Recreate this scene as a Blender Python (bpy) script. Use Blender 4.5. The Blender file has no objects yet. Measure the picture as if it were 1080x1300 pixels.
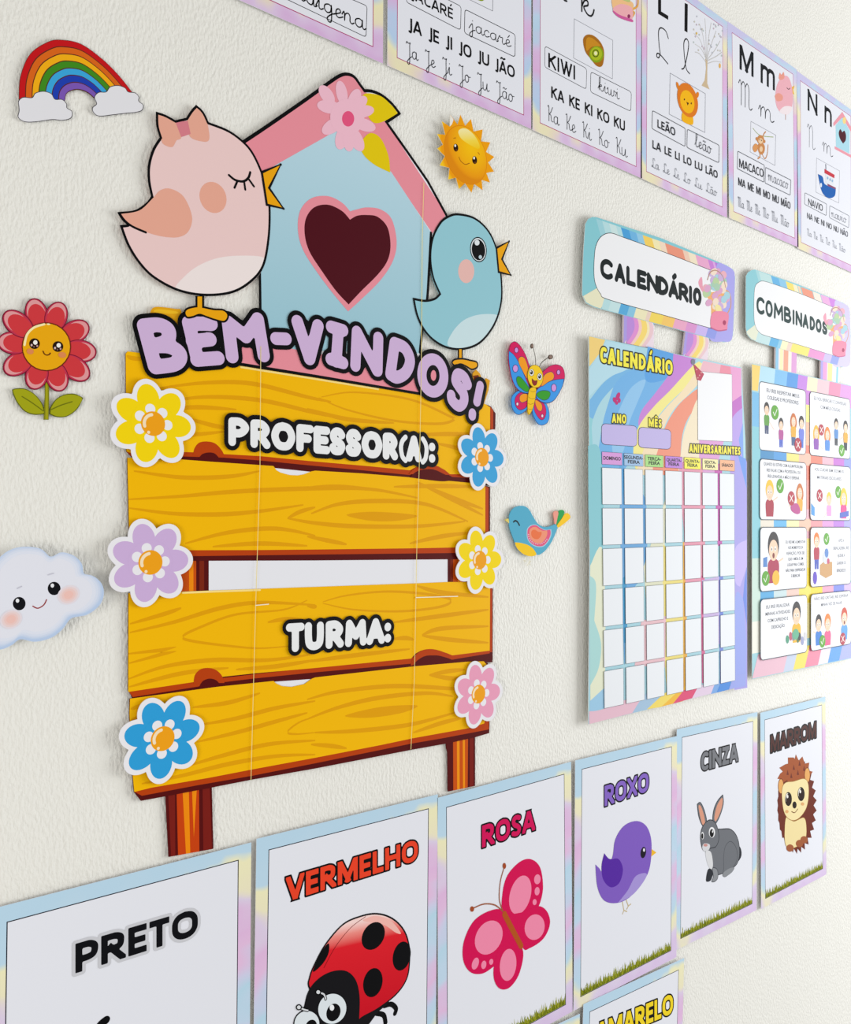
import bpy, math, random
import numpy as np
from mathutils import Vector, Matrix
from mathutils.geometry import tessellate_polygon

# ------------------------------------------------------------------ camera, world, lights, exposure
scene = bpy.context.scene
COL = scene.collection
FPX, YAW, PITCH, ROLL, DIST = 1065.06, 0.685114, 0.0228158, 0.0025149, 0.679028
CAMZ = 1.45
_cy, _sy, _cp, _sp = math.cos(YAW), math.sin(YAW), math.cos(PITCH), math.sin(PITCH)
FWD = Vector((_sy*_cp, _cy*_cp, _sp)); RIGHT = Vector((_cy, -_sy, 0)); UP = RIGHT.cross(FWD)
_cr, _sr = math.cos(ROLL), math.sin(ROLL)
RIGHT, UP = _cr*RIGHT + _sr*UP, -_sr*RIGHT + _cr*UP
CAM = Vector((0, -DIST, CAMZ))

cd = bpy.data.cameras.new('camera'); cam = bpy.data.objects.new('camera', cd); COL.objects.link(cam)
cd.sensor_fit = 'HORIZONTAL'; cd.sensor_width = 36; cd.lens = FPX/1080*36; cd.clip_start = 0.02
m3 = Matrix((RIGHT, UP, -FWD)).transposed()
cam.matrix_world = Matrix.Translation(CAM) @ m3.to_4x4()
scene.camera = cam

scene.view_settings.view_transform = 'Standard'
scene.view_settings.look = 'None'
scene.view_settings.gamma = 1.0
scene.view_settings.exposure = 0.0
scene.view_settings.use_curve_mapping = False

world = bpy.data.worlds.new('room_light'); scene.world = world; world.use_nodes = True
bg = world.node_tree.nodes['Background']
bg.inputs[0].default_value = (1.0, 0.985, 0.96, 1); bg.inputs[1].default_value = 0.575

def area(name, loc, target, sx, sy, power, color):
    l = bpy.data.lights.new(name, 'AREA'); l.shape = 'RECTANGLE'; l.size = sx; l.size_y = sy
    l.energy = power; l.color = color
    o = bpy.data.objects.new(name, l); COL.objects.link(o); o.location = loc
    o.rotation_euler = (Vector(target)-Vector(loc)).to_track_quat('-Z', 'Y').to_euler()
    return o
area('window_light_right', (3.3, -1.25, 1.5), (0.9, 0, 1.4), 1.5, 1.5, 72, (0.97, 0.985, 1.0))
area('window_light_left', (-1.15, -0.85, 1.2), (0.2, 0, 1.2), 0.5, 0.6, 10, (1.0, 0.97, 0.92))

# ------------------------------------------------------------------ photograph pixel -> point on the wall
def W(px, py, off=0.0):
    d = FWD*FPX + RIGHT*(px-540) - UP*(py-650)
    t = (DIST-off)/d.y
    return (d.x*t, CAMZ + d.z*t)
def vscale(px, py):
    a = W(px, py-1); b = W(px, py+1)
    return math.hypot(a[0]-b[0], a[1]-b[1])/2

# ------------------------------------------------------------------ materials
def lin(c):
    return c/12.92 if c <= .04045 else ((c+.055)/1.055)**2.4
def rgb(c):
    if isinstance(c, str):
        c = [int(c[i:i+2], 16) for i in (1, 3, 5)]
    return tuple(min(.92, lin(v/255)*0.93) for v in c)
MATS = {}
PAPER_ROUGH, PAPER_SPEC = 0.45, 0.06
def mat(c, rough=None, spec=None):
    if not isinstance(c, (str, tuple, list)): return c
    c = tuple(c) if not isinstance(c, str) else c
    k = (c, rough, spec)
    if k in MATS: return MATS[k]
    m = bpy.data.materials.new('print_'+(c[1:] if isinstance(c, str) else '%02x%02x%02x' % tuple(int(v) for v in c)))
    m.use_nodes = True; b = m.node_tree.nodes['Principled BSDF']
    b.inputs['Base Color'].default_value = (*rgb(c), 1)
    b.inputs['Roughness'].default_value = PAPER_ROUGH if rough is None else rough
    b.inputs['Specular IOR Level'].default_value = PAPER_SPEC if spec is None else spec
    MATS[k] = m; return m
def ramp_nodes(nt, stops):
    r = nt.nodes.new('ShaderNodeValToRGB'); e = r.color_ramp.elements
    while len(e) > 1: e.remove(e[-1])
    e[0].position = stops[0][0]; e[0].color = (*rgb(stops[0][1]), 1)
    for p, c in stops[1:]:
        n = e.new(p); n.color = (*rgb(c), 1)
    return r
def grad(name, stops, a, b, radial=False, noise=0.0, nscale=20):
    """colour blend across a sheet; a, b are points in the sheet's own coordinates (x, z)"""
    m = bpy.data.materials.new(name); m.use_nodes = True; nt = m.node_tree; P = nt.nodes['Principled BSDF']
    tc = nt.nodes.new('ShaderNodeTexCoord')
    sub = nt.nodes.new('ShaderNodeVectorMath'); sub.operation = 'SUBTRACT'
    nt.links.new(tc.outputs['Object'], sub.inputs[0]); sub.inputs[1].default_value = (a[0], 0, a[1])
    mul = nt.nodes.new('ShaderNodeVectorMath'); mul.operation = 'MULTIPLY'; mul.inputs[1].default_value = (1, 0, 1)
    nt.links.new(sub.outputs[0], mul.inputs[0])
    d = (b[0]-a[0], b[1]-a[1]); L = math.hypot(*d)
    if radial:
        ln = nt.nodes.new('ShaderNodeVectorMath'); ln.operation = 'LENGTH'; nt.links.new(mul.outputs[0], ln.inputs[0])
        sc = nt.nodes.new('ShaderNodeMath'); sc.operation = 'MULTIPLY'; sc.inputs[1].default_value = 1/L
        nt.links.new(ln.outputs['Value'], sc.inputs[0]); val = sc.outputs[0]
    else:
        dt = nt.nodes.new('ShaderNodeVectorMath'); dt.operation = 'DOT_PRODUCT'; dt.inputs[1].default_value = (d[0]/L/L, 0, d[1]/L/L)
        nt.links.new(mul.outputs[0], dt.inputs[0]); val = dt.outputs['Value']
    if noise:
        nz = nt.nodes.new('ShaderNodeTexNoise'); nz.inputs['Scale'].default_value = nscale; nz.inputs['Detail'].default_value = 1
        nt.links.new(tc.outputs['Object'], nz.inputs['Vector'])
        ma = nt.nodes.new('ShaderNodeMath'); ma.operation = 'MULTIPLY_ADD'; ma.inputs[1].default_value = noise*2
        nt.links.new(nz.outputs[0], ma.inputs[0])
        m2 = nt.nodes.new('ShaderNodeMath'); m2.operation = 'SUBTRACT'; m2.inputs[1].default_value = noise
        nt.links.new(val, m2.inputs[0]); nt.links.new(m2.outputs[0], ma.inputs[2]); val = ma.outputs[0]
    r = ramp_nodes(nt, stops); nt.links.new(val, r.inputs[0]); nt.links.new(r.outputs[0], P.inputs['Base Color'])
    P.inputs['Roughness'].default_value = PAPER_ROUGH; P.inputs['Specular IOR Level'].default_value = PAPER_SPEC
    return m

# ------------------------------------------------------------------ drawing helpers
MAP = None      # (function (x, y, off) -> wall X, Z ; metres per unit at (x, y))
def fr(x0=0, y0=0, s=1.0):
    """coordinates that follow, measured on the photograph, land on the wall plane"""
    global MAP
    MAP = (lambda x, y, off: W(x0+x/s, y0+y/s, off), lambda x, y: vscale(x0+x/s, y0+y/s)/s)
def fsheet(o, ex, ey):
    """millimetres on a sheet: x to the right of its top left corner, y down"""
    global MAP
    MAP = (lambda x, y, off: (o[0]+ex[0]*x*.001+ey[0]*y*.001, o[1]+ex[1]*x*.001+ey[1]*y*.001), lambda x, y: .001)

def cr(pts, closed=True, n=6):
    P = [(p[0], p[1]) for p in pts]; C = [len(p) > 2 and bool(p[2]) for p in pts]; N = len(P); out = []
    rng = range(N) if closed else range(N-1)
    for i in rng:
        p1, p2 = P[i], P[(i+1) % N]
        p0 = P[i-1] if (closed or i > 0) else p1
        p3 = P[(i+2) % N] if (closed or i+2 < N) else p2
        if C[i]: p0 = p1
        if C[(i+1) % N]: p3 = p2
        for k in range(n):
            t = k/n; t2 = t*t; t3 = t2*t
            out.append(tuple(.5*((2*p1[j]) + (p2[j]-p0[j])*t + (2*p0[j]-5*p1[j]+4*p2[j]-p3[j])*t2 + (3*p1[j]-p0[j]-3*p2[j]+p3[j])*t3) for j in (0, 1)))
    if not closed: out.append(P[-1])
    return out
def ellp(cx, cy, rx, ry, rot=0, n=28):
    c, s = math.cos(math.radians(rot)), math.sin(math.radians(rot))
    return [(cx+rx*math.cos(a)*c-ry*math.sin(a)*s, cy+rx*math.cos(a)*s+ry*math.sin(a)*c) for a in [2*math.pi*i/n for i in range(n)]]
def inset(pts, k, dx=0, dy=0):
    cx = sum(p[0] for p in pts)/len(pts); cy = sum(p[1] for p in pts)/len(pts)
    return [(cx+(p[0]-cx)*k+dx, cy+(p[1]-cy)*k+dy)+tuple(p[2:]) for p in pts]

STEP = 1.2e-5
class Thing:
    def __init__(s, name, label, cat, at, gap, group=None, thick=0.0008):
        x, z = at
        s.o = bpy.data.objects.new(name, None); COL.objects.link(s.o); s.o.empty_display_size = .02
        s.o.location = (x, -gap, z); s.o['label'] = label; s.o['category'] = cat
        if group: s.o['group'] = group
        s.x, s.z, s.gap, s.thick = x, z, gap, thick
        s.d = gap+thick; s.parts = []
    def part(s, name, parent=None, label=None):
        p = Part(s, name, parent, label); s.parts.append(p); return p
    def done(s):
        for p in s.parts: p.build()
class Part:
    def __init__(s, th, name, parent, label):
        s.t, s.name, s.par, s.label = th, name, parent, label; s.v = []; s.f = []; s.mi = []; s.ms = []; s.o = None
    def m(s, c):
        c = mat(c)
        if c not in s.ms: s.ms.append(c)
        return s.ms.index(c)
    def up(s, k=1): s.t.d += STEP*k
    # raw geometry on wall coordinates
    def flat(s, c, loops, d=None):
        d = s.t.d if d is None else d; i = s.m(c); base = len(s.v)
        vs = [[Vector((p[0], p[1], 0)) for p in l] for l in loops]
        for l in loops: s.v += [(p[0], -d, p[1]) for p in l]
        al = [p for l in vs for p in l]
        for t in tessellate_polygon(vs):
            a, b, cc = al[t[0]], al[t[1]], al[t[2]]
            if abs((b-a).cross(cc-a).z) < 1e-14: continue
            t = tuple(t) if (b-a).cross(cc-a).z > 0 else (t[0], t[2], t[1])
            s.f.append(tuple(base+q for q in t)); s.mi.append(i)
    def wall(s, c, loop, d0, d1):
        i = s.m(c); b = len(s.v); n = len(loop)
        ar = sum(loop[k][0]*loop[(k+1) % n][1]-loop[(k+1) % n][0]*loop[k][1] for k in range(n))
        lp = loop if ar > 0 else loop[::-1]
        s.v += [(p[0], -d0, p[1]) for p in lp]+[(p[0], -d1, p[1]) for p in lp]
        for k in range(n):
            j = (k+1) % n; s.f.append((b+k, b+j, b+n+j, b+n+k)); s.mi.append(i)
    # shapes in the current coordinates
    def tr(s, pts): return [MAP[0](p[0], p[1], s.t.d) for p in pts]
    def poly(s, c, pts, holes=None, lift=1):
        s.up(lift); s.flat(c, [s.tr(pts)]+[s.tr(h) for h in (holes or [])])
    def blob(s, c, pts, lift=1, n=6): s.poly(c, cr(pts, True, n), None, lift)
    def ell(s, c, cx, cy, rx, ry, rot=0, lift=1, n=28): s.poly(c, ellp(cx, cy, rx, ry, rot, n), None, lift)
    def circ(s, c, cx, cy, r, lift=1, n=36, a0=0, a1=360):
        """a true circle on the wall, r in units measured upright"""
        s.up(lift); X, Z = MAP[0](cx, cy, s.t.d); R = r*MAP[1](cx, cy)
        s.flat(c, [[(X+R*math.cos(2*math.pi*k/n), Z+R*math.sin(2*math.pi*k/n)) for k in range(n)]])
    def sheet(s, c, pts, smooth=False, edge=None, back=None):
        """a cut sheet with thickness: front face, edge and back"""
        s.up(); l = s.tr(cr(pts) if smooth else pts); d0 = s.t.gap if back is None else back
        s.flat(c, [l]); s.flat(edge or c, [l], d0); s.wall(edge or c, l, d0, s.t.d)
    def line(s, c, xz, w, closed=False, caps=True, corners=()):
        """ribbon of width w (metres) along wall points"""
        q = [xz[0]]
        for p in xz[1:]:
            if math.hypot(p[0]-q[-1][0], p[1]-q[-1][1]) > 1e-6: q.append(p)
        if closed and len(q) > 2 and math.hypot(q[0][0]-q[-1][0], q[0][1]-q[-1][1]) < 1e-6: q.pop()
        n = len(q); h = w/2; i = s.m(c); d = s.t.d
        if n < 2: return
        b = len(s.v); dirs = []
        for k in range(n if closed else n-1):
            a, e = q[k], q[(k+1) % n]; L = math.hypot(e[0]-a[0], e[1]-a[1]); dirs.append(((e[0]-a[0])/L, (e[1]-a[1])/L))
        for k in range(n):
            if closed: d0, d1 = dirs[k-1], dirs[k]
            else: d0, d1 = dirs[max(0, k-1)], dirs[min(n-2, k)]
            mx, my = d0[0]+d1[0], d0[1]+d1[1]; L = math.hypot(mx, my)
            if L < 1e-4: mx, my, L = d0[0], d0[1], 1
            mx /= L; my /= L
            f = 1/max(.72, mx*d0[0]+my*d0[1]); nx, nz = -my*h*f, mx*h*f
            s.v += [(q[k][0]+nx, -d, q[k][1]+nz), (q[k][0]-nx, -d, q[k][1]-nz)]
        for k in range(n if closed else n-1):
            j = (k+1) % n
            s.f.append((b+2*k, b+2*k+1, b+2*j+1, b+2*j)); s.mi.append(i)
        if caps and not closed:
            for k, dd in ((0, (-dirs[0][0], -dirs[0][1])), (n-1, dirs[-1])):
                a0 = math.atan2(dd[1], dd[0])-math.pi/2
                bb = len(s.v); s.v += [(q[k][0]+h*math.cos(a0+math.pi*t/8), -d, q[k][1]+h*math.sin(a0+math.pi*t/8)) for t in range(9)]
                s.f.append(tuple(range(bb, bb+9))); s.mi.append(i)
        for cx, cz in corners:
            s.t.d += 1e-6; bb = len(s.v)
            s.v += [(cx+h*math.cos(2*math.pi*t/14), -s.t.d, cz+h*math.sin(2*math.pi*t/14)) for t in range(14)]
            s.f.append(tuple(range(bb, bb+14))); s.mi.append(i)
    def pen(s, c, pts, w, closed=False, smooth=True, lift=1):
        s.up(lift) if lift >= 1 else s.up(lift)
        q = cr(pts, closed) if smooth else pts
        cs = [p for p in pts if len(p) > 2] if smooth else (pts if closed else pts[1:-1])
        s.line(c, s.tr(q), w*MAP[1](pts[0][0], pts[0][1]), closed, True, s.tr(cs) if len(cs) else ())
    def inked(s, c, pts, w, ink='#111014', smooth=True):
        (s.blob if smooth else s.poly)(c, pts); s.pen(ink, pts, w, True, smooth)
    # lettering with the built-in face
    def text(s, c, t, p0, p1, p2, off=0.0, lift=1, hscale=1.0):
        """t fills p0 -> p1 along its baseline; p2 is the top of the capitals above p0"""
        vs, fs, x0, x1 = glyphs(t, off); s.up(lift)
        O, A, B = [MAP[0](p[0], p[1], s.t.d) for p in (p0, p1, p2)]
        ex = ((A[0]-O[0])/(x1-x0), (A[1]-O[1])/(x1-x0)); ez = ((B[0]-O[0])/CAPH, (B[1]-O[1])/CAPH)
        i = s.m(c); b = len(s.v)
        s.v += [(O[0]+ex[0]*(x-x0)+ez[0]*y, -s.t.d, O[1]+ex[1]*(x-x0)+ez[1]*y) for x, y in vs]
        for f in fs: s.f.append(tuple(b+k for k in f)); s.mi.append(i)
    # round-ended lettering
    def strokes(s, c, sl, w, lift=1):
        """sl: list of (points, smooth[, width factor]); the union of all strokes becomes one flat shape"""
        s.up(lift); segs = []
        for it in sl:
            pts, sm = it[0], it[1]; k = it[2] if len(it) > 2 else 1.0
            q = s.tr(cr(pts, False) if sm else pts); r = (w*k)/2*MAP[1](pts[0][0], pts[0][1])
            if len(it) > 3: r += it[3]*MAP[1](pts[0][0], pts[0][1])
            for a, b in zip(q, q[1:]): segs.append((a[0], a[1], b[0], b[1], r))
        rm = min(g[4] for g in segs); st = rm*.24
        x0 = min(min(g[0], g[2])-g[4] for g in segs)-2*st; x1 = max(max(g[0], g[2])+g[4] for g in segs)+2*st
        z0 = min(min(g[1], g[3])-g[4] for g in segs)-2*st; z1 = max(max(g[1], g[3])+g[4] for g in segs)+2*st
        nx, nz = int((x1-x0)/st)+2, int((z1-z0)/st)+2
        X, Z = np.meshgrid(x0+np.arange(nx)*st, z0+np.arange(nz)*st); D = np.full(X.shape, 9.0)
        for ax, az, bx, bz, r in segs:
            dx, dz = bx-ax, bz-az; L2 = max(dx*dx+dz*dz, 1e-14)
            t = np.clip(((X-ax)*dx+(Z-az)*dz)/L2, 0, 1)
            D = np.minimum(D, np.hypot(X-ax-t*dx, Z-az-t*dz)-r)
        s.contour(c, D, x0, z0, st, lambda x, z: (x, z))
    def contour(s, c, D, x0, z0, st, mp):
        nz, nx = D.shape
        i = s.m(c); d = s.t.d; ins = D < 0
        cell = ins[:-1, :-1].astype(int)+ins[:-1, 1:]+ins[1:, 1:]+ins[1:, :-1]
        for j in range(nz-1):
            k = 0
            while k < nx-1:
                n = cell[j, k]
                if n == 0: k += 1; continue
                if n == 4:
                    e = k
                    while e < nx-1 and cell[j, e] == 4: e += 1
                    b = len(s.v); xa, xb, za, zb = x0+k*st, x0+e*st, z0+j*st, z0+(j+1)*st
                    s.v += [(q[0], -d, q[1]) for q in (mp(xa, za), mp(xb, za), mp(xb, zb), mp(xa, zb))]
                    s.f.append((b, b+1, b+2, b+3)); s.mi.append(i); k = e; continue
                cs = [(k, j), (k+1, j), (k+1, j+1), (k, j+1)]; out = []
                for q in range(4):
                    (ka, ja), (kb, jb) = cs[q], cs[(q+1) % 4]; va, vb = D[ja, ka], D[jb, kb]
                    if va < 0: out.append((x0+ka*st, z0+ja*st))
                    if (va < 0) != (vb < 0):
                        f = va/(va-vb); out.append((x0+(ka+(kb-ka)*f)*st, z0+(ja+(jb-ja)*f)*st))
                if len(out) >= 3:
                    b = len(s.v); s.v += [(q[0], -d, q[1]) for q in (mp(x, z) for x, z in out)]; s.f.append(tuple(range(b, b+len(out)))); s.mi.append(i)
                k += 1
    def sans(s, t, p0, p1, p2, c, w=.22, ink=None, iw=.08, gap=.13):
        """upright bold capitals with square ends from p0 to p1; p2 the top of the capitals; w the stroke as part of the height"""
        s.up(); O, A, B = [MAP[0](p[0], p[1], s.t.d) for p in (p0, p1, p2)]
        xs = 0; pos = []
        for ch in t: pos.append(xs); xs += SANSW.get(ch, .8)+(0 if ch == ' ' else gap)
        xs -= gap; L = math.hypot(A[0]-O[0], A[1]-O[1]); H = math.hypot(B[0]-O[0], B[1]-O[1]); k = L/xs/H
        # letter space: heights are 1, widths scaled by k
        m = iw+.06; st = min(w*.16, .035); x0, z0 = -m-.1, -m-.35
        nx, nz = int((xs*k+2*m+.2)/st)+2, int((1.0+2*m+.85)/st)+2
        X, Z = np.meshgrid(x0+np.arange(nx)*st, z0+np.arange(nz)*st); D = np.full(X.shape, 9.0); h = w/2
        for ch, px_ in zip(t, pos):
            if ch == ' ': continue
            base, acc = ACC.get(ch, (ch, None)); wd = SANSW[ch]*k; g = np.full(X.shape, 9.0)
            xa = px_*k; lo, hi = 0.0, 1.0
            for stt, sm in SANS[base]:
                pts = [(xa+h+(wd-2*h)*u, h+(1-2*h)*v) for u, v in stt]
                if sm: pts = cr(pts, False, 7)
                for q, (a_, b_) in enumerate(zip(pts, pts[1:])):
                    dx, dz = b_[0]-a_[0], b_[1]-a_[1]; ln = math.hypot(dx, dz)
                    if ln < 1e-6: continue
                    dx /= ln; dz /= ln; u = (X-a_[0])*dx+(Z-a_[1])*dz; v = -(X-a_[0])*dz+(Z-a_[1])*dx
                    if sm:
                        t_ = np.clip(u, 0, ln); dd = np.hypot(u-t_, v)-h
                    else:
                        ex_ = h if abs(dx) < .02 or abs(dz) < .02 else h*1.6
                        qx = np.abs(u-ln/2)-(ln/2+ex_); qz = np.abs(v)-h
                        dd = np.hypot(np.maximum(qx, 0), np.maximum(qz, 0))+np.minimum(np.maximum(qx, qz), 0)
                    g = np.minimum(g, dd)
            lo = -.22 if base == 'J' else 0.0
            g = np.maximum(g, np.maximum(lo-Z, Z-1.0)); g = np.maximum(g, np.maximum(xa-.02-X, X-(xa+wd+.02)))
            if acc:
                for al in acc:
                    pts = [(xa+wd*u, v) for u, v in al]
                    for a_, b_ in zip(pts, pts[1:]):
                        dx, dz = b_[0]-a_[0], b_[1]-a_[1]; L2 = dx*dx+dz*dz; t_ = np.clip(((X-a_[0])*dx+(Z-a_[1])*dz)/L2, 0, 1)
                        g = np.minimum(g, np.hypot(X-a_[0]-t_*dx, Z-a_[1]-t_*dz)-h*.75)
            D = np.minimum(D, g)
        ex_ = ((A[0]-O[0])/L*H, (A[1]-O[1])/L*H); ez_ = (B[0]-O[0], B[1]-O[1])
        mp = lambda x, z: (O[0]+ex_[0]*x+ez_[0]*z, O[1]+ex_[1]*x+ez_[1]*z)
        if ink: s.contour(ink, D-iw, x0, z0, st, mp); s.up()
        s.contour(c, D, x0, z0, st, mp)
    def word(s, t, xs, top, base, w, c, ink=None, iw=0):
        """round lettering; xs: x-range of each letter; top and base: (x0, y0, x1, y1) lines"""
        def at(l, x): return l[1]+(l[3]-l[1])*(x-l[0])/(l[2]-l[0])
        sl = []
        for ch, (a, b) in zip(t, xs):
            if ch == ' ': continue
            kw = .62 if ch in '()' else 1.0
            c0 = W_(MAP, a, at(base, a), s.t.d); rt = c0[1]/c0[0]
            if ch not in 'I:()' and (b-a)/rt < 2.0*w: kw = max(.45, (b-a)/rt/(2.0*w))
            h = w*kw/2
            aa, bb = a+h*rt, b-h*rt
            if bb <= aa: aa = bb = (a+b)/2
            for st, sm in ROUND[ch]:
                pp = []
                for u, v in st:
                    x = aa+(bb-aa)*u; yt = at(top, x)+h; yb = at(base, x)-h
                    pp.append((x, yb+(yt-yb)*v))
                sl.append((pp, sm, kw))
        if ink: s.strokes(ink, [q+(iw,) for q in sl], w)
        s.strokes(c, sl, w)
    def script(s, c, t, p0, p1, p2, w):
        """joined handwriting from p0 to p1 along the baseline, p2 the top of the capitals"""
        X = 0; sl = []
        for ch in t:
            adv, sts = SCRIPT[ch]
            for st in sts: sl.append([(X+x, y) for x, y in st])
            X += adv
        sl2 = []
        for st in sl:
            sl2.append(([(p0[0]+(p1[0]-p0[0])*x/X+(p2[0]-p0[0])*y, p0[1]+(p1[1]-p0[1])*x/X+(p2[1]-p0[1])*y) for x, y in st], True))
        s.up()
        for pts, sm in sl2:
            s.t.d += 1e-6; s.line(c, s.tr(cr(pts, False, 4)), w*MAP[1](p0[0], p0[1]))
    def build(s):
        if not s.v: return
        me = bpy.data.meshes.new(s.name)
        me.from_pydata([(x-s.t.x, y+s.t.gap, z-s.t.z) for x, y, z in s.v], [], s.f)
        for m in s.ms: me.materials.append(m)
        me.polygons.foreach_set('material_index', s.mi); me.update()
        o = bpy.data.objects.new(s.name, me); COL.objects.link(o); s.o = o
        o.parent = s.par.o if s.par else s.t.o
        if s.label: o['label'] = s.label

def W_(M_, x, y, d):
    """metres per unit across and upright at a point"""
    p, q, r = M_[0](x, y, d), M_[0](x+1, y, d), M_[0](x, y+1, d)
    return math.hypot(q[0]-p[0], q[1]-p[1]), math.hypot(r[0]-p[0], r[1]-p[1])
_gc = {}
def _raw(t, off):
    c = bpy.data.curves.new('t', 'FONT'); c.body = t; c.offset = off; c.resolution_u = 4
    o = bpy.data.objects.new('t', c); COL.objects.link(o); bpy.context.view_layer.update()
    e = o.evaluated_get(bpy.context.evaluated_depsgraph_get()); me = e.to_mesh()
    vs = [(v.co.x, v.co.y) for v in me.vertices]; fs = []
    for p in me.polygons:
        k = list(p.vertices); a, b, cc = [vs[q] for q in k[:3]]
        if (b[0]-a[0])*(cc[1]-a[1])-(b[1]-a[1])*(cc[0]-a[0]) < 0: k = k[::-1]
        fs.append(k)
    e.to_mesh_clear(); bpy.data.objects.remove(o); bpy.data.curves.remove(c)
    return vs, fs
def glyphs(t, off):
    if (t, off) not in _gc:
        v0, _ = _raw(t, 0.0); vs, fs = _raw(t, off)
        _gc[(t, off)] = (vs, fs, min(x for x, y in v0), max(x for x, y in v0))
    return _gc[(t, off)]
CAPH = max(y for x, y in _raw('H', 0.0)[0])

def L_(*st): return [(list(p), False) for p in st]
def S_(*st): return [(list(p), True) for p in st]
_o = [(.5, 1), (.18, .9), (0, .5), (.18, .1), (.5, 0), (.82, .1), (1, .5), (.82, .9), (.5, 1), (.4, .985)]
ROUND = {
 'A': L_([(0, 0), (.5, 1), (1, 0)], [(.24, .32), (.76, .32)]),
 'B': L_([(0, 0), (0, 1)])+S_([(0, 1), (.55, 1), (.85, .78), (.55, .54), (0, .54)], [(.3, .54), (.68, .52), (1, .27), (.68, 0), (0, 0)]),
 'C': S_([(.97, .88), (.7, 1), (.35, .97), (.08, .78), (0, .48), (.1, .14), (.42, 0), (.72, .01), (.98, .13)]),
 'D': L_([(0, 0), (0, 1)])+S_([(0, 1), (.45, .98), (.85, .8), (1, .5), (.85, .2), (.45, .02), (0, 0)]),
 'E': L_([(1, 1), (0, 1), (0, 0), (1, 0)], [(0, .5), (.85, .5)]),
 'F': L_([(1, 1), (0, 1), (0, 0)], [(0, .5), (.8, .5)]),
 'I': L_([(.5, 0), (.5, 1)]), 'L': L_([(0, 1), (0, 0), (1, 0)]),
 'M': L_([(0, 0), (.06, 1), (.5, .35), (.94, 1), (1, 0)]), 'N': L_([(0, 0), (0, 1), (1, 0), (1, 1)]),
 'O': S_(_o), 'P': L_([(0, 0), (0, 1)])+S_([(0, 1), (.6, 1), (1, .74), (.6, .46), (0, .46)]),
 'R': L_([(0, 0), (0, 1)], [(.45, .46), (1, 0)])+S_([(0, 1), (.6, 1), (.95, .74), (.6, .46), (0, .46)]),
 'S': S_([(.95, .85), (.7, 1), (.3, 1), (.05, .8), (.2, .58), (.6, .47), (.95, .3), (.8, .05), (.45, 0), (.15, .03), (0, .18)]),
 'T': L_([(0, 1), (1, 1)], [(.5, 1), (.5, 0)]), 'U': S_([(0, 1), (0, .5), (.1, .12), (.5, 0), (.9, .12), (1, .5), (1, 1)]),
 'V': L_([(0, 1), (.5, 0), (1, 1)]), '(': S_([(1, 1), (.3, .8), (0, .5), (.3, .1), (1, -.08)]), ')': S_([(0, 1), (.7, .8), (1, .5), (.7, .1), (0, -.08)]),
 ':': L_([(.5, .68), (.5, .7)], [(.5, .05), (.5, .07)]), '-': L_([(0, .5), (1, .5)]),
}
ROUND['Á'] = ROUND['A']+L_([(.5, 1.42), (.72, 1.58)]); ROUND['Ê'] = ROUND['E']+L_([(.15, 1.35), (.5, 1.6), (.85, 1.35)])
_a = [(.42, .42), (.28, .5), (.08, .38), (.06, .14), (.2, 0), (.38, .12), (.43, .5), (.43, .12), (.52, 0), (.62, .1)]
_e = [(-.02, .1), (.15, .2), (.32, .35), (.25, .5), (.1, .4), (.08, .12), (.22, 0), (.45, .15)]
_i = [(-.05, .1), (.12, .5), (.12, .1), (.22, 0), (.35, .1)]
_O = [(.5, 1), (.2, .93), (.03, .74), (0, .5), (.03, .26), (.2, .07), (.5, 0), (.8, .07), (.97, .26), (1, .5), (.97, .74), (.8, .93), (.5, 1)]
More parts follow.
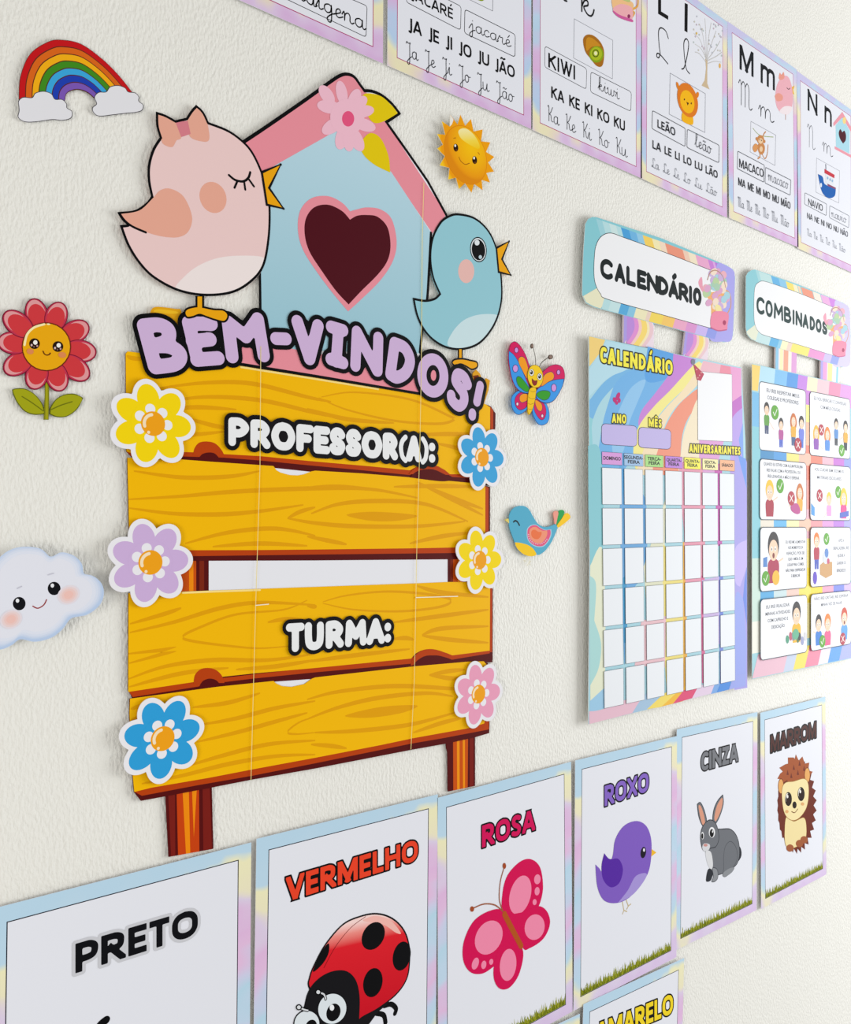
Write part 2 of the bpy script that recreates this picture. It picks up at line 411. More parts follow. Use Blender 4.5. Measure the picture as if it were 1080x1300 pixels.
SANS = {
 'A': L_([(-.06, -.1), (.5, 1.12)], [(1.06, -.1), (.5, 1.12)], [(.2, .26), (.8, .26)]), 'B': L_([(0, 0), (0, 1)])+S_([(0, 1), (.6, 1), (.88, .9), (.9, .68), (.7, .54), (0, .53)], [(.3, .53), (.75, .51), (1, .38), (.98, .12), (.7, 0), (0, 0)]),
 'C': S_([(1.02, .94), (.72, 1.0), (.35, .95), (.08, .74), (0, .48), (.08, .2), (.35, .03), (.72, 0), (1.02, .06)]), 'D': L_([(0, 0), (0, 1)])+S_([(0, 1), (.45, .99), (.85, .82), (1, .5), (.85, .18), (.45, .01), (0, 0)]),
 'E': L_([(0, 0), (0, 1)], [(0, 1), (1, 1)], [(0, .5), (.9, .5)], [(0, 0), (1, 0)]), 'F': L_([(0, 0), (0, 1)], [(0, 1), (1, 1)], [(0, .48), (.9, .48)]), 'G': S_([(1, .9), (.65, 1), (.3, .92), (.05, .7), (0, .45), (.1, .15), (.4, 0), (.8, .02), (1, .1)])+L_([(1, .1), (1, .48)], [(.6, .48), (1, .48)]),
 'H': L_([(0, 0), (0, 1)], [(1, 0), (1, 1)], [(0, .5), (1, .5)]), 'I': L_([(.5, 0), (.5, 1)]), 'J': L_([(1, 1), (1, .15)])+S_([(1, .2), (.95, -.05), (.6, -.18), (.0, -.15)]), 'K': L_([(0, 0), (0, 1)], [(1, 1.05), (.08, .46)], [(.3, .58), (1.05, -.06)]),
 'L': L_([(0, 0), (0, 1)], [(0, 0), (1, 0)]), 'M': L_([(0, 0), (0, 1)], [(1, 0), (1, 1)], [(.06, 1), (.5, .08)], [(.94, 1), (.5, .08)]), 'N': L_([(0, 0), (0, 1)], [(1, 0), (1, 1)], [(.02, .98), (.98, .02)]),
 'O': S_(_O), 'P': L_([(0, 0), (0, 1)])+S_([(0, 1), (.6, 1), (.95, .88), (1, .7), (.9, .5), (.55, .42), (0, .42)]), 'R': L_([(0, 0), (0, 1)], [(.42, .46), (1.05, -.08)])+S_([(0, 1), (.55, 1), (.88, .9), (.93, .72), (.85, .52), (.5, .45), (0, .45)]),
 'S': S_([(.95, .93), (.6, 1), (.2, .95), (.06, .76), (.25, .57), (.7, .44), (.97, .26), (.82, .05), (.45, 0), (0, .07)]), 'T': L_([(0, 1), (1, 1)], [(.5, 1), (.5, 0)]), 'U': L_([(0, 1), (0, .3)], [(1, 1), (1, .3)])+S_([(0, .35), (.06, .12), (.28, .01), (.5, 0), (.72, .01), (.94, .12), (1, .35)]),
 'V': L_([(-.05, 1.1), (.5, -.1)], [(1.05, 1.1), (.5, -.1)]), 'W': L_([(-.02, 1.1), (.26, -.05)], [(.26, -.05), (.5, .95)], [(.5, .95), (.74, -.05)], [(.74, -.05), (1.02, 1.1)]), 'X': L_([(-.05, 1.06), (1.05, -.06)], [(-.05, -.06), (1.05, 1.06)]), 'Z': L_([(0, 1), (1, 1)], [(1, 1), (0, 0)], [(0, 0), (1, 0)]),
 'm': L_([(0, 0), (0, 1)], [(.5, 0), (.5, .7)], [(1, 0), (1, .7)])+S_([(0, .75), (.12, .96), (.3, 1), (.46, .92), (.5, .65)], [(.5, .75), (.62, .96), (.8, 1), (.96, .92), (1, .65)]), 'n': L_([(0, 0), (0, 1)], [(1, 0), (1, .7)])+S_([(0, .7), (.2, .94), (.55, 1), (.9, .9), (1, .6)]),
}
SANSW = dict(A=.92, B=.80, C=.78, D=.90, E=.66, F=.64, G=.90, H=.92, I=.24, J=.40, K=.84, L=.64, M=1.12, N=.96, O=1.0, P=.76, R=.84, S=.70, T=.74, U=.90, V=.90, W=1.28, X=.88, Z=.74, m=1.3, n=.85)
SANSW[' '] = .34
for _k, _b in (('Á', 'A'), ('Ã', 'A'), ('É', 'E'), ('Ê', 'E')): SANSW[_k] = SANSW[_b]
ACC = {'Ê': ('E', [[(.1, 1.15), (.5, 1.32), (.9, 1.15)]]), 'Á': ('A', [[(.5, 1.16), (.65, 1.32)]]), 'É': ('E', [[(.5, 1.16), (.68, 1.32)]]), 'Ã': ('A', [[(.2, 1.16), (.35, 1.26), (.6, 1.18), (.8, 1.27)]])}
SCRIPT = {
 'a': (.6, [_a]), 'ã': (.6, [_a, [(.1, .66), (.2, .74), (.3, .66), (.42, .74)]]), 'e': (.45, [_e]), 'é': (.45, [_e, [(.2, .65), (.32, .85)]]),
 'i': (.36, [_i, [(.13, .72), (.14, .74)]]), 'í': (.36, [_i, [(.13, .65), (.25, .85)]]),
 'o': (.55, [[(.25, .5), (.08, .4), (.06, .12), (.2, 0), (.36, .12), (.38, .38), (.25, .5), (.35, .4), (.55, .43)]]),
 'u': (.6, [[(0, .5), (.02, .1), (.15, 0), (.3, .12), (.38, .5), (.38, .1), (.48, 0), (.6, .1)]]),
 'c': (.45, [[(.38, .4), (.25, .5), (.08, .36), (.06, .14), (.2, 0), (.42, .12)]]),
 'd': (.6, [[(.42, .42), (.28, .5), (.08, .38), (.06, .14), (.2, 0), (.38, .12), (.44, 1), (.43, .12), (.52, 0), (.62, .1)]]),
 'g': (.6, [[(.42, .42), (.28, .5), (.08, .38), (.06, .14), (.2, 0), (.38, .12), (.43, .5), (.43, -.35), (.3, -.5), (.2, -.32), (.42, -.02), (.6, .1)]]),
 'j': (.42, [[(-.05, .1), (.2, .5), (.2, -.35), (.08, -.5), (0, -.32), (.2, -.02), (.4, .1)], [(.21, .72), (.22, .74)]]),
 'n': (.62, [[(-.05, .3), (.05, .5), (.09, .3), (.09, 0), (.12, .36), (.28, .5), (.38, .36), (.38, .1), (.48, 0), (.6, .1)]]),
 'm': (.92, [[(-.05, .3), (.05, .5), (.09, .3), (.09, 0), (.12, .36), (.25, .5), (.35, .36), (.36, 0), (.4, .36), (.54, .5), (.66, .36), (.66, .1), (.76, 0), (.9, .1)]]),
 'r': (.5, [[(-.05, .1), (.1, .52), (.16, .42), (.32, .44), (.3, .12), (.4, 0), (.5, .1)]]),
 'v': (.55, [[(-.05, .35), (.06, .5), (.12, .1), (.22, 0), (.36, .15), (.36, .48), (.45, .42), (.55, .43)]]),
 'w': (.8, [[(-.05, .35), (.04, .5), (.08, .1), (.18, 0), (.3, .12), (.34, .48), (.36, .1), (.46, 0), (.6, .15), (.6, .48), (.7, .42), (.8, .43)]]),
 'k': (.5, [[(-.05, .1), (.14, .6), (.18, .95), (.08, .95), (.06, .6), (.06, 0)], [(.06, .25), (.22, .48), (.3, .38), (.1, .25), (.3, 0), (.48, .1)]]),
 'l': (.4, [[(-.05, .1), (.18, .6), (.22, .95), (.1, .95), (.08, .5), (.1, .1), (.22, 0), (.38, .1)]]),
 'J': (.5, [[(-.02, .85), (.03, .98), (.18, .9), (.36, .97), (.3, .8), (.3, -.3), (.18, -.5), (.08, -.35), (.28, -.08), (.5, .1)]]),
 'K': (.6, [[(0, .92), (.08, 1), (.12, .8), (.12, 0)], [(.5, .98), (.3, .6), (.14, .45), (.32, .42), (.4, .08), (.58, .06)]]),
 'L': (.55, [[(.42, .78), (.32, .98), (.14, .85), (.18, .4), (.08, .06), (-.04, .12), (.04, .22), (.2, .08), (.5, .02)]]),
 'M': (.85, [[(-.04, .85), (.04, 1), (.12, .8), (.12, 0)], [(.12, .8), (.24, 1), (.36, .8), (.36, 0)], [(.36, .8), (.48, 1), (.6, .8), (.6, .12), (.7, 0), (.8, .1)]]),
 'N': (.62, [[(-.04, .85), (.04, 1), (.12, .8), (.12, 0)], [(.12, .8), (.26, 1), (.38, .8), (.38, .12), (.48, 0), (.58, .1)]]),
 ' ': (.7, []),
}
INK = '#08080b'; WHITE = '#e9eaf0'

# ------------------------------------------------------------------ the wall
def make_wall():
    me = bpy.data.meshes.new('wall_back')
    x0, x1, z0, z1, t = -1.3, 3.4, 0.0, 2.9, .15
    v = [(x, y, z) for y in (0, t) for z in (z0, z1) for x in (x0, x1)]
    me.from_pydata(v, [], [(0, 1, 3, 2), (4, 6, 7, 5), (0, 2, 6, 4), (1, 5, 7, 3), (0, 4, 5, 1), (2, 3, 7, 6)])
    m = bpy.data.materials.new('painted_plaster'); m.use_nodes = True; nt = m.node_tree; P = nt.nodes['Principled BSDF']
    P.inputs['Base Color'].default_value = (*rgb('#ecebe4'), 1)
    P.inputs['Roughness'].default_value = .55; P.inputs['Specular IOR Level'].default_value = .2
    tc = nt.nodes.new('ShaderNodeTexCoord'); mp = nt.nodes.new('ShaderNodeMapping'); mp.inputs['Scale'].default_value = (1, 1, .5)
    nt.links.new(tc.outputs['Object'], mp.inputs[0])
    n1 = nt.nodes.new('ShaderNodeTexNoise'); n1.inputs['Scale'].default_value = 400; n1.inputs['Detail'].default_value = 3; n1.inputs['Roughness'].default_value = .45
    n2 = nt.nodes.new('ShaderNodeTexNoise'); n2.inputs['Scale'].default_value = 34; n2.inputs['Detail'].default_value = 2
    for n in (n1, n2): nt.links.new(mp.outputs[0], n.inputs['Vector'])
    mx = nt.nodes.new('ShaderNodeMath'); mx.operation = 'MULTIPLY_ADD'; mx.inputs[1].default_value = .35
    nt.links.new(n2.outputs[0], mx.inputs[0]); nt.links.new(n1.outputs[0], mx.inputs[2])
    bp = nt.nodes.new('ShaderNodeBump'); bp.inputs['Strength'].default_value = .5; bp.inputs['Distance'].default_value = .003
    nt.links.new(mx.outputs[0], bp.inputs['Height']); nt.links.new(bp.outputs[0], P.inputs['Normal'])
    me.materials.append(m); me.update()
    o = bpy.data.objects.new('wall_back', me); COL.objects.link(o); o['kind'] = 'structure'
make_wall()

# ------------------------------------------------------------------ welcome sign
GAP = .0015
fr()
SG = Thing('welcome_sign', 'tall cut-out BEM-VINDOS welcome sign of yellow planks with birdhouse and two birds', 'sign', W(395, 560), GAP)
YEL, GRAIN, LITE, ORB, MAR = '#f5ba02', '#e2a003', '#fbe08a', '#b8400a', '#560d0e'

def post(name, q, stripes):
    p = SG.part(name); fr(); p.sheet(MAR, q)
    for c, pl in stripes: p.poly(c, pl)
# left and right posts below the planks and in the open slot
post('post', [(209, 990), (268.5, 985), (270.8, 1077.6), (214, 1088)],
     [('#c8420c', [(224, 1000), (252.5, 995), (253, 1081), (226, 1085.7)]), ('#f08c0c', [(231.5, 1000), (239.5, 998), (241.5, 1083), (236, 1084)]),
      ('#f08c0c', [(243.5, 998), (250, 997), (246, 1063)]), ('#7a1d16', [(257, 995), (266, 994), (269, 1078), (258, 1080)]), ('#7a1d16', [(213, 1000), (222, 1000), (222.5, 1086.5), (217, 1087.4)])])
post('post', [(566, 940), (603, 930), (603, 997.7), (568.6, 1005), (568, 955), (566.5, 950)],
     [('#c8500c', [(575, 938), (594, 934), (593.5, 999.7), (575.3, 1003.6)]), ('#ef920f', [(579.8, 937), (583.2, 936), (583.4, 1001.8), (580.2, 1002.5)]),
      ('#ef920f', [(587.2, 937), (590, 936), (590.2, 1000.3), (587.6, 1000.9)]), ('#7a1d16', [(596, 933), (601, 932), (601, 998), (596, 999)])])
post('post', [(226, 690), (265, 690), (265, 760), (226, 760)],
     [('#c8500c', [(228, 690), (249, 690), (249, 760), (228, 760)]), ('#ef8a0c', [(240, 690), (245.5, 690), (245.5, 760), (240, 760)]), ('#7a2410', [(253, 690), (259, 690), (259, 760), (253, 760)])])
post('post', [(567.7, 690), (604, 690), (604, 745), (567.7, 745)],
     [('#c8500c', [(575, 690), (600, 690), (600, 745), (575, 745)]), ('#7a2410', [(571.5, 690), (575, 690), (575, 745), (571.5, 745)]), ('#ef8a0c', [(581, 690), (586, 690), (586, 745), (581, 745)])])
p = SG.part('post_top'); p.sheet('#e2a416', [(191, 404), (192, 394), (199, 389.5), (222, 392), (230, 395), (228, 420), (195, 420)], True); p.blob('#f0bd25', [(195, 396), (201, 392.5), (222, 395), (226, 398), (210, 398)])
p = SG.part('post_top'); p.sheet('#e0a11a', [(600, 474), (604, 469), (609, 474), (614, 486), (617, 480), (622, 483), (620, 495), (612, 520), (600, 515)]); p.poly('#7d3310', [(600, 477), (607, 476), (611, 486), (604, 488)])
p = SG.part('name_slot'); p.sheet(WHITE, [(265, 700), (568, 698), (568, 748), (265, 760)])
p = SG.part('backing_paper'); p.sheet(WHITE, [(345, 585), (400, 585), (400, 612), (345, 612)])
p = SG.part('backing_paper'); p.sheet(WHITE, [(345, 850), (398, 850), (398, 880), (345, 880)])

def grains(p, rows, w=5.6):
    """printed grain lines"""
    SG.d += STEP
    d = SG.d
    for r in rows:
        ww = w
        if isinstance(r, tuple) and isinstance(r[-1], (int, float)): ww = r[-1]; r = r[0]
        q = cr(r, False, 8); n = len(q); up = []; dn = []
        for k, (x, y) in enumerate(q):
            h = ww*(0.22+.78*math.sin(math.pi*min(1, max(0, k/(n-1)))))**.8/2
            up.append((x, y-h)); dn.append((x, y+h))
        SG.d += 2e-6
        p.flat(GRAIN, [p.tr(up+dn[::-1])])
def lens(p, pts):
    SG.d += 2e-6; p.flat(GRAIN, [p.tr(cr(pts))])
def plank(outline, face, dark, bump, rows, lenses, right=None, hi=None):
    p = SG.part('plank'); fr()
    p.sheet(MAR, outline)
    p.poly(ORB, dark); p.poly(YEL, face)
    if right: p.poly(ORB, right[0]); p.poly(MAR, right[1])
    fr(); SG.d += STEP
    grains(p, rows)
    for l in lenses: lens(p, l)
    for b in bump: p.blob(ORB if b[0] == 'o' else MAR, b[1])
    if hi: p.pen(LITE, hi, 2.6, smooth=False)
    return p
# first plank
f1 = [(159.5, 449), (162, 446), (308, 464), (400, 479), (534, 500), (616, 513), (622, 517), (622, 604), (590, 602), (570.5, 602), (565, 597), (556, 592), (534.5, 591), (526, 594), (520, 597), (470, 592), (390, 585), (330, 579), (284, 576.5), (246, 574.2), (206, 573), (166, 575), (160.5, 573)]
plank([(159.5, 449), (162, 446), (308, 464), (400, 479), (534, 500), (616, 513), (623, 516), (629, 525), (628.5, 545), (624, 545), (623, 617), (600, 613), (532, 607), (460, 602), (395, 599), (347, 594), (275, 588), (200, 582), (168, 581), (160.5, 573)],
      f1, [(160.5, 573), (246, 573), (400, 583), (534, 588), (575, 597), (622, 603), (622, 609), (590, 606.5), (574, 605.5), (565, 600.5), (556, 596.5), (534, 597), (520, 603), (460, 597), (390, 590.5), (330, 584.5), (284, 581), (233, 579.5), (166, 579)],
      [('o', [(245, 578, 1), (247, 569), (253, 562), (263, 560.5), (273, 563), (281, 571), (285.5, 580, 1)]), ('m', [(252, 583, 1), (256, 577), (264, 574.5), (273, 576), (281, 585.5, 1)])],
      [[(200, 493), (260, 486), (320, 487), (390, 504), (420, 510)], [(206, 511), (260, 504), (330, 508), (400, 524), (440, 532)], [(206, 520), (250, 517), (300, 520)], ([(408, 504), (450, 498), (520, 507), (570, 528), (576, 533), (555, 538), (500, 534), (440, 520), (405, 505)], 3.5),
       [(390, 519), (440, 532), (500, 537)], [(532, 552), (570, 551), (618, 552)], [(555, 563), (585, 570), (595, 575)], [(200, 457), (170, 455), (161, 452)], [(165, 545), (230, 552), (285, 548)], [(235, 530), (270, 540), (300, 545)]],
      [], right=([(622, 516), (629, 525), (628.5, 545), (622.5, 545)], [(626, 521), (629, 525), (628.5, 545), (626, 545)]), hi=[(306, 466), (400, 481), (480, 494)])
# second plank
plank([(161.6, 581), (200, 581), (266, 586), (347, 591.6), (351, 597), (356, 600), (367.6, 603), (378, 603.5), (386, 602), (395.4, 598.3), (400, 597.5), (460, 601), (532, 607), (597, 613), (622, 618), (622, 705), (578, 710), (400, 711.5), (244, 712), (164.5, 712)],
      [(161.6, 581), (200, 581), (266, 586), (347, 591.6), (351, 597), (356, 600), (367.6, 603), (378, 603.5), (386, 602), (395.4, 598.3), (400, 597.5), (460, 601), (532, 607), (597, 613), (616, 617.5), (615.8, 694), (578, 695), (530, 696), (400, 697.6), (326, 698.3), (242, 698.5), (164.5, 699)],
      [(164.5, 698), (622, 692), (622, 700), (578, 702), (400, 704), (244, 706), (164.5, 706)], [],
      [[(170, 598), (230, 606), (290, 605), (330, 598)], [(163, 634), (230, 630), (300, 624), (400, 620), (470, 621), (530, 632)], [(164, 645), (220, 652), (280, 653), (330, 649), (385, 641)], [(235, 690), (290, 676), (350, 671), (400, 680)], [(395, 652), (430, 640), (480, 636), (540, 640), (594, 662)],
       [(365, 658), (380, 650), (400, 644)], [(365, 658), (400, 664), (450, 668), (530, 668), (590, 662)], [(390, 681), (420, 687), (440, 691)], [(270, 694), (330, 690), (390, 693)], [(520, 690), (560, 681), (600, 676)], [(500, 618), (560, 617), (600, 618)], [(545, 619), (580, 634), (613, 646)], [(530, 612), (570, 632), (613, 654)], [(390, 619), (430, 618), (480, 622)]],
      [[(440, 654), (465, 650), (500, 651), (530, 655), (505, 661), (470, 661)]], right=([(616, 617), (622, 620), (622, 700), (615.8, 700)], [(620, 619), (622, 620), (622, 703), (620, 703)]))
# third plank
plank([(163, 753), (231, 751.3), (265.7, 749.7), (400, 745), (528, 740.5), (568, 738.8), (599, 739), (622, 744), (625.5, 748), (625, 841), (594.6, 840.6), (525, 846.5), (400, 861.6), (347, 865.5), (321, 867.5), (275, 872.5), (169, 887), (162.7, 876)],
      [(163, 753), (231, 751.3), (265.7, 749.7), (400, 745), (528, 740.5), (568, 738.8), (599, 739), (622.3, 744), (621.5, 826), (574, 832), (568, 829.5), (558, 826), (546, 824.2), (534, 826), (527, 830), (522, 836), (400, 848), (321, 855), (284, 859), (245, 866), (162.7, 878.4)],
      [(162.7, 877), (246, 865), (400, 847), (522, 835), (560, 824), (622, 825), (621.5, 829.5), (576, 837), (562, 833), (545, 833.5), (532, 837), (522, 842.5), (400, 853.5), (321, 861.5), (284, 866), (252, 871.5), (168.5, 885)],
      [('o', [(245.5, 868, 1), (247.5, 857), (254, 850), (263, 848), (273, 850), (281, 857), (285, 867, 1)]), ('m', [(252, 874, 1), (257, 865), (266, 861.5), (275, 864), (281, 872, 1)])],
      [[(165, 792), (210, 779), (230, 772)], [(165, 803), (220, 790), (280, 772), (330, 765), (400, 768)], ([(390, 762), (360, 774), (300, 780), (255, 796), (232, 808), (245, 814), (290, 820), (330, 823), (370, 820)], 3.6), [(163, 830), (200, 826), (224, 824), (200, 832), (164, 842)], [(163, 862), (210, 846), (270, 838), (340, 838), (400, 830)], [(164, 872), (230, 855), (290, 848)], [(340, 790), (365, 786), (400, 790)],
       ([(410, 764), (440, 756), (490, 751), (540, 754), (572, 761), (560, 770), (510, 776), (450, 774), (410, 766)], 3.4), [(530, 744), (560, 752), (620, 758)], [(500, 790), (560, 782), (620, 774)], [(536, 806), (560, 798), (620, 795)], [(536, 807), (570, 812), (620, 816)], [(390, 840), (450, 832), (520, 824)], [(500, 811), (515, 810), (525, 812)], [(390, 769), (398, 770), (402, 770)], [(300, 850), (350, 846), (400, 838)]],
      [], right=([(622, 744), (625.5, 748), (625.3, 828), (621.5, 828)], [(624.6, 747), (625.5, 748), (625.3, 838), (624.6, 838)]), hi=[(232, 752.5), (268, 751), (330, 749)])
p = SG.parts[-1]; p.blob(ORB, [(521, 845, 1), (525, 834), (535, 826), (547, 824), (559, 826.5), (568, 832), (577, 837, 1)]); p.blob(MAR, [(522, 848, 1), (529, 839), (539, 833), (550, 832), (560, 833), (575, 839), (560, 845)])
p = SG.parts[-3]; p.blob(ORB, [(519, 602, 1), (527, 594), (537, 591), (552, 591), (563, 596), (572, 603, 1)]); p.blob(MAR, [(520, 606, 1), (528, 599), (538, 596), (550, 596), (562, 601), (574, 608), (560, 611)])
# fourth plank
plank([(165, 887), (275, 872), (347, 864.5), (351, 868), (358, 871), (370, 872), (386, 868.5), (396, 861.5), (400, 860), (525, 846), (594, 840), (616, 839), (621.6, 845), (621, 930.7), (603, 936), (567, 944), (522, 952), (400, 975.7), (319, 990), (268, 1000), (210, 1011), (179, 1016.7), (170.4, 1005.8), (168, 980), (164.4, 906)],
      [(165, 887), (275, 872), (347, 864.5), (351, 868), (358, 871), (370, 872), (386, 868.5), (396, 861.5), (400, 860), (525, 846), (594, 840), (614, 839.5), (619.5, 846), (616, 918), (594.6, 924.5), (525, 937), (484, 945.7), (400, 962), (319, 977), (266, 987.3), (192, 1000), (170.4, 1005.4), (168, 980), (164.4, 906)],
      [(170.4, 1005), (192, 999), (266, 986), (400, 961), (525, 936), (595, 923), (616, 913), (620.5, 905), (620.5, 926), (563, 937), (522, 944), (400, 969), (319, 985), (250, 997), (180, 1010.3)], [],
      [[(245, 898), (290, 892), (330, 880)], [(255, 920), (300, 912), (350, 899), (400, 890)], [(250, 942), (300, 930), (350, 916), (390, 905)], ([(400, 930), (375, 932), (365, 929), (380, 917), (400, 910)], 2.8), [(240, 972), (280, 960), (340, 945), (400, 940)], [(180, 995), (230, 985), (290, 970), (350, 960), (400, 958)], [(390, 888), (430, 878), (500, 871), (570, 874), (590, 876)],
       [(392, 912), (430, 898), (480, 886), (540, 880), (575, 884)], [(400, 930), (450, 928), (520, 920), (580, 904)], [(525, 930), (560, 918), (585, 912)], [(545, 857), (570, 852), (590, 850)], [(545, 857), (570, 861), (585, 861)], [(395, 945), (420, 947), (440, 950)], [(166, 900), (176, 897), (182, 897)], [(166, 914), (176, 911), (182, 911)]],
      [[(438, 909), (470, 900), (500, 896), (530, 896), (510, 905), (470, 911)]], right=([(616, 913), (621, 905), (621, 926), (612, 927)], [(620.4, 912), (621.4, 912), (621, 930), (620.4, 930)]))

# birdhouse
B = (300, 60, 1080/380)
p = SG.part('birdhouse'); fr(*B)
outer = [(10, 355), (95, 300), (240, 198), (340, 125), (375, 104), (400, 97), (425, 108), (450, 145), (462, 158), (490, 160), (525, 175), (560, 203), (588, 238), (541, 270), (620, 382), (690, 483), (757, 603), (707, 680), (700, 760), (690, 905), (664, 1100), (640, 1180), (85, 1150), (88, 790), (10, 700)]
p.sheet(WHITE, outer)
WALLC = grad('birdhouse_blue', [(0, '#b9d8e5'), (1, '#9ac6d4')], (W(440, 170)[0]-SG.x, W(440, 170)[1]-SG.z), (W(440, 440)[0]-SG.x, W(440, 440)[1]-SG.z))  # house wall runs from paler blue at the top to deeper blue below
p.poly('#e8909d', [(12, 352), (100, 295), (345, 120), (400, 97), (430, 112), (470, 165), (540, 270), (757, 603), (707, 672), (560, 455), (405, 280), (340, 312), (100, 455), (20, 500)])
p.poly(WALLC, [(95, 452), (150, 420), (345, 310), (400, 270), (450, 325), (560, 452), (702, 668), (690, 900), (665, 1105), (86, 1090), (88, 800), (120, 700)])
for q in ([(10, 352), (95, 296), (240, 196), (340, 124), (375, 102), (400, 97), (425, 107), (446, 135), (462, 157, 1), (490, 159), (525, 174), (560, 203), (588, 238, 1), (541, 270, 1), (620, 382, 1), (690, 483, 1), (757, 605)],):
    p.pen(INK, q, 13)
p.pen(INK, [(702, 670), (695, 800), (688, 910), (672, 1010), (662, 1100)], 11)
p.pen(INK, [(84, 785), (86, 900), (87, 1020)], 10)
p.ell('#84c6d2', 680, 1600, .1, .1)
fr(); p.poly('#e8909d', [(303, 452), (310, 432), (400, 448), (534, 480), (531, 500), (400, 479), (303, 461)]); p.pen(INK, [(300, 461.5), (400, 477.5), (534, 500)], 4, smooth=False)
h = SG.part('heart', p, 'maroon heart with a pink rim'); fr(*B)
h.blob('#e8909d', [(410, 592, 1), (380, 560), (330, 537), (270, 545), (230, 590), (222, 660), (240, 730), (290, 810), (350, 890), (403, 953, 1), (450, 910), (520, 840), (565, 770), (578, 700), (560, 620), (520, 585), (470, 578), (435, 585)])
h.blob('#4d0d19', [(410, 622, 1), (380, 590), (330, 568), (280, 578), (250, 620), (247, 680), (265, 740), (310, 810), (360, 880), (405, 928, 1), (450, 880), (510, 820), (545, 770), (556, 715), (545, 650), (510, 612), (470, 605), (435, 608)])
g = SG.part('leaf', p, 'yellow leaf pointing right')
g.blob('#e3c80a', [(448, 182, 1), (470, 166), (520, 176), (560, 210), (582, 238, 1), (530, 268), (495, 272), (470, 240)])
g = SG.part('leaf', p, 'yellow leaf pointing down')
g.blob('#e3c80a', [(442, 350, 1), (480, 310), (520, 328), (548, 390), (555, 452, 1), (500, 425), (460, 390)])
g = SG.part('flower', p, 'pale pink flower with a deep pink centre')
PET = [(326, 172, 22, 40, -35), (380, 165, 20, 45, -12), (425, 190, 22, 42, 20), (455, 232, 42, 22, -10), (462, 280, 42, 22, 20), (430, 330, 24, 50, -28), (382, 325, 24, 45, 15), (345, 285, 42, 24, -35), (335, 215, 45, 24, 12), (440, 205, 38, 22, -40), (405, 340, 20, 36, -5)]
for q in PET: g.ell('#efbccd', *q, lift=.3)
g.ell('#efbccd', 400, 252, 62, 66); g.ell('#e45580', 403, 258, 22, 28)

# pink bird
A = (0, 20, 3.0)
p = SG.part('pink_bird'); fr(0, 0, 1)
body = [(995, 595), (965, 530), (930, 485), (870, 440), (792, 409, 1), (772, 368), (748, 345, 1), (730, 365), (712, 393, 1), (668, 403, 1), (630, 382), (598, 371, 1), (600, 420), (613, 465, 1), (585, 510), (568, 570), (568, 630), (580, 690, 1), (558, 718), (515, 745), (453, 752, 1), (470, 778), (490, 797), (462, 802, 1), (490, 875), (535, 945), (590, 998), (680, 1045), (780, 1063), (880, 1053), (950, 1015), (1000, 955), (1022, 850), (1026, 730), (1012, 650)]
fr(*A); p.sheet('#ecccca', body, True)
p.blob('#f0e4e2', [(668, 1038), (700, 995), (750, 955), (820, 925), (900, 914), (995, 918), (1008, 945), (975, 1000), (900, 1047), (790, 1062), (720, 1054)])
p.ell('#e7a994', 811, 692, 50, 61, -22)
p.pen(INK, body, 9, True)
w = SG.part('wing', p, 'salmon wing'); w.blob('#e7a994', [(458, 755, 1), (530, 742), (580, 697), (610, 665), (650, 659), (700, 690), (731, 765), (718, 820), (680, 843), (620, 841), (560, 825), (500, 797)]); w.pen(INK, [(455, 753), (475, 780), (505, 803), (555, 825)], 9)
w = SG.part('bow', p, 'salmon bow with a darker knot')
w.blob('#e7a994', [(600, 374, 1), (635, 387), (670, 405, 1), (690, 462), (672, 475), (655, 500), (620, 487), (612, 455), (602, 420)])
w.blob('#e7a994', [(748, 348, 1), (772, 375), (790, 412), (796, 472), (765, 478), (722, 458), (712, 395, 1)])
w.poly('#d77f8b', [(668, 405), (715, 400), (726, 450), (690, 462)])
w.pen(INK, [(613, 465, 1), (600, 420), (598, 371, 1), (630, 382), (668, 403, 1), (712, 393, 1), (730, 365), (748, 345, 1), (772, 368), (792, 409, 1)], 9)
w = SG.part('eye', p, 'black closed eye with lashes')
w.pen(INK, [(872, 607), (895, 625), (925, 631), (945, 618), (953, 596)], 9)
for q in ([(904, 630), (893, 655)], [(930, 633), (934, 662)], [(947, 622), (967, 650)]): w.pen(INK, q, 8, smooth=False)
w = SG.part('beak', p, 'orange open beak'); fr(*B)
w.inked('#eca60c', [(92, 451), (160, 423), (118, 508), (170, 582), (110, 568)], 9, smooth=False)
w = SG.part('leg', p, 'orange leg and foot'); fr(160, 380, 4.5)
w.poly(INK, [(396, -20), (446, -20), (446, 50), (396, 50)]); 
ft = [(340, 75), (355, 57), (405, 46), (440, 50), (500, 62), (555, 66), (578, 92), (560, 122), (510, 112), (460, 95), (420, 82), (380, 95), (350, 98)]
# blue bird
p2 = SG.part('blue_bird'); fr(*B)
body = [(800, 603), (860, 618), (910, 665), (940, 735), (955, 830), (955, 920), (930, 1000), (880, 1064), (820, 1088), (760, 1083), (710, 1055), (675, 1015), (652, 965), (640, 908, 1), (680, 915), (715, 908), (735, 890, 1), (710, 830), (700, 760), (708, 690), (735, 635), (765, 611)]
p2.sheet('#93c8d4', body, True)
p2.blob('#c9e1e6', [(763, 1076), (778, 1030), (820, 985), (880, 964), (944, 968), (928, 1003), (880, 1060), (820, 1085)])
p2.ell('#e6b9b2', 829, 808, 29, 43); p2.pen(INK, body, 8, True)
w = SG.part('eye', p2, 'round black eye'); w.ell(INK, 873, 730, 30, 46, -6); w.ell('#dfe6ea', 873, 730, 27, 42, -6); w.ell(INK, 873, 731, 24, 38, -6); w.ell('#dfe6ea', 868, 705, 9, 10); w.ell('#b9cfd8', 880, 757, 6, 7)
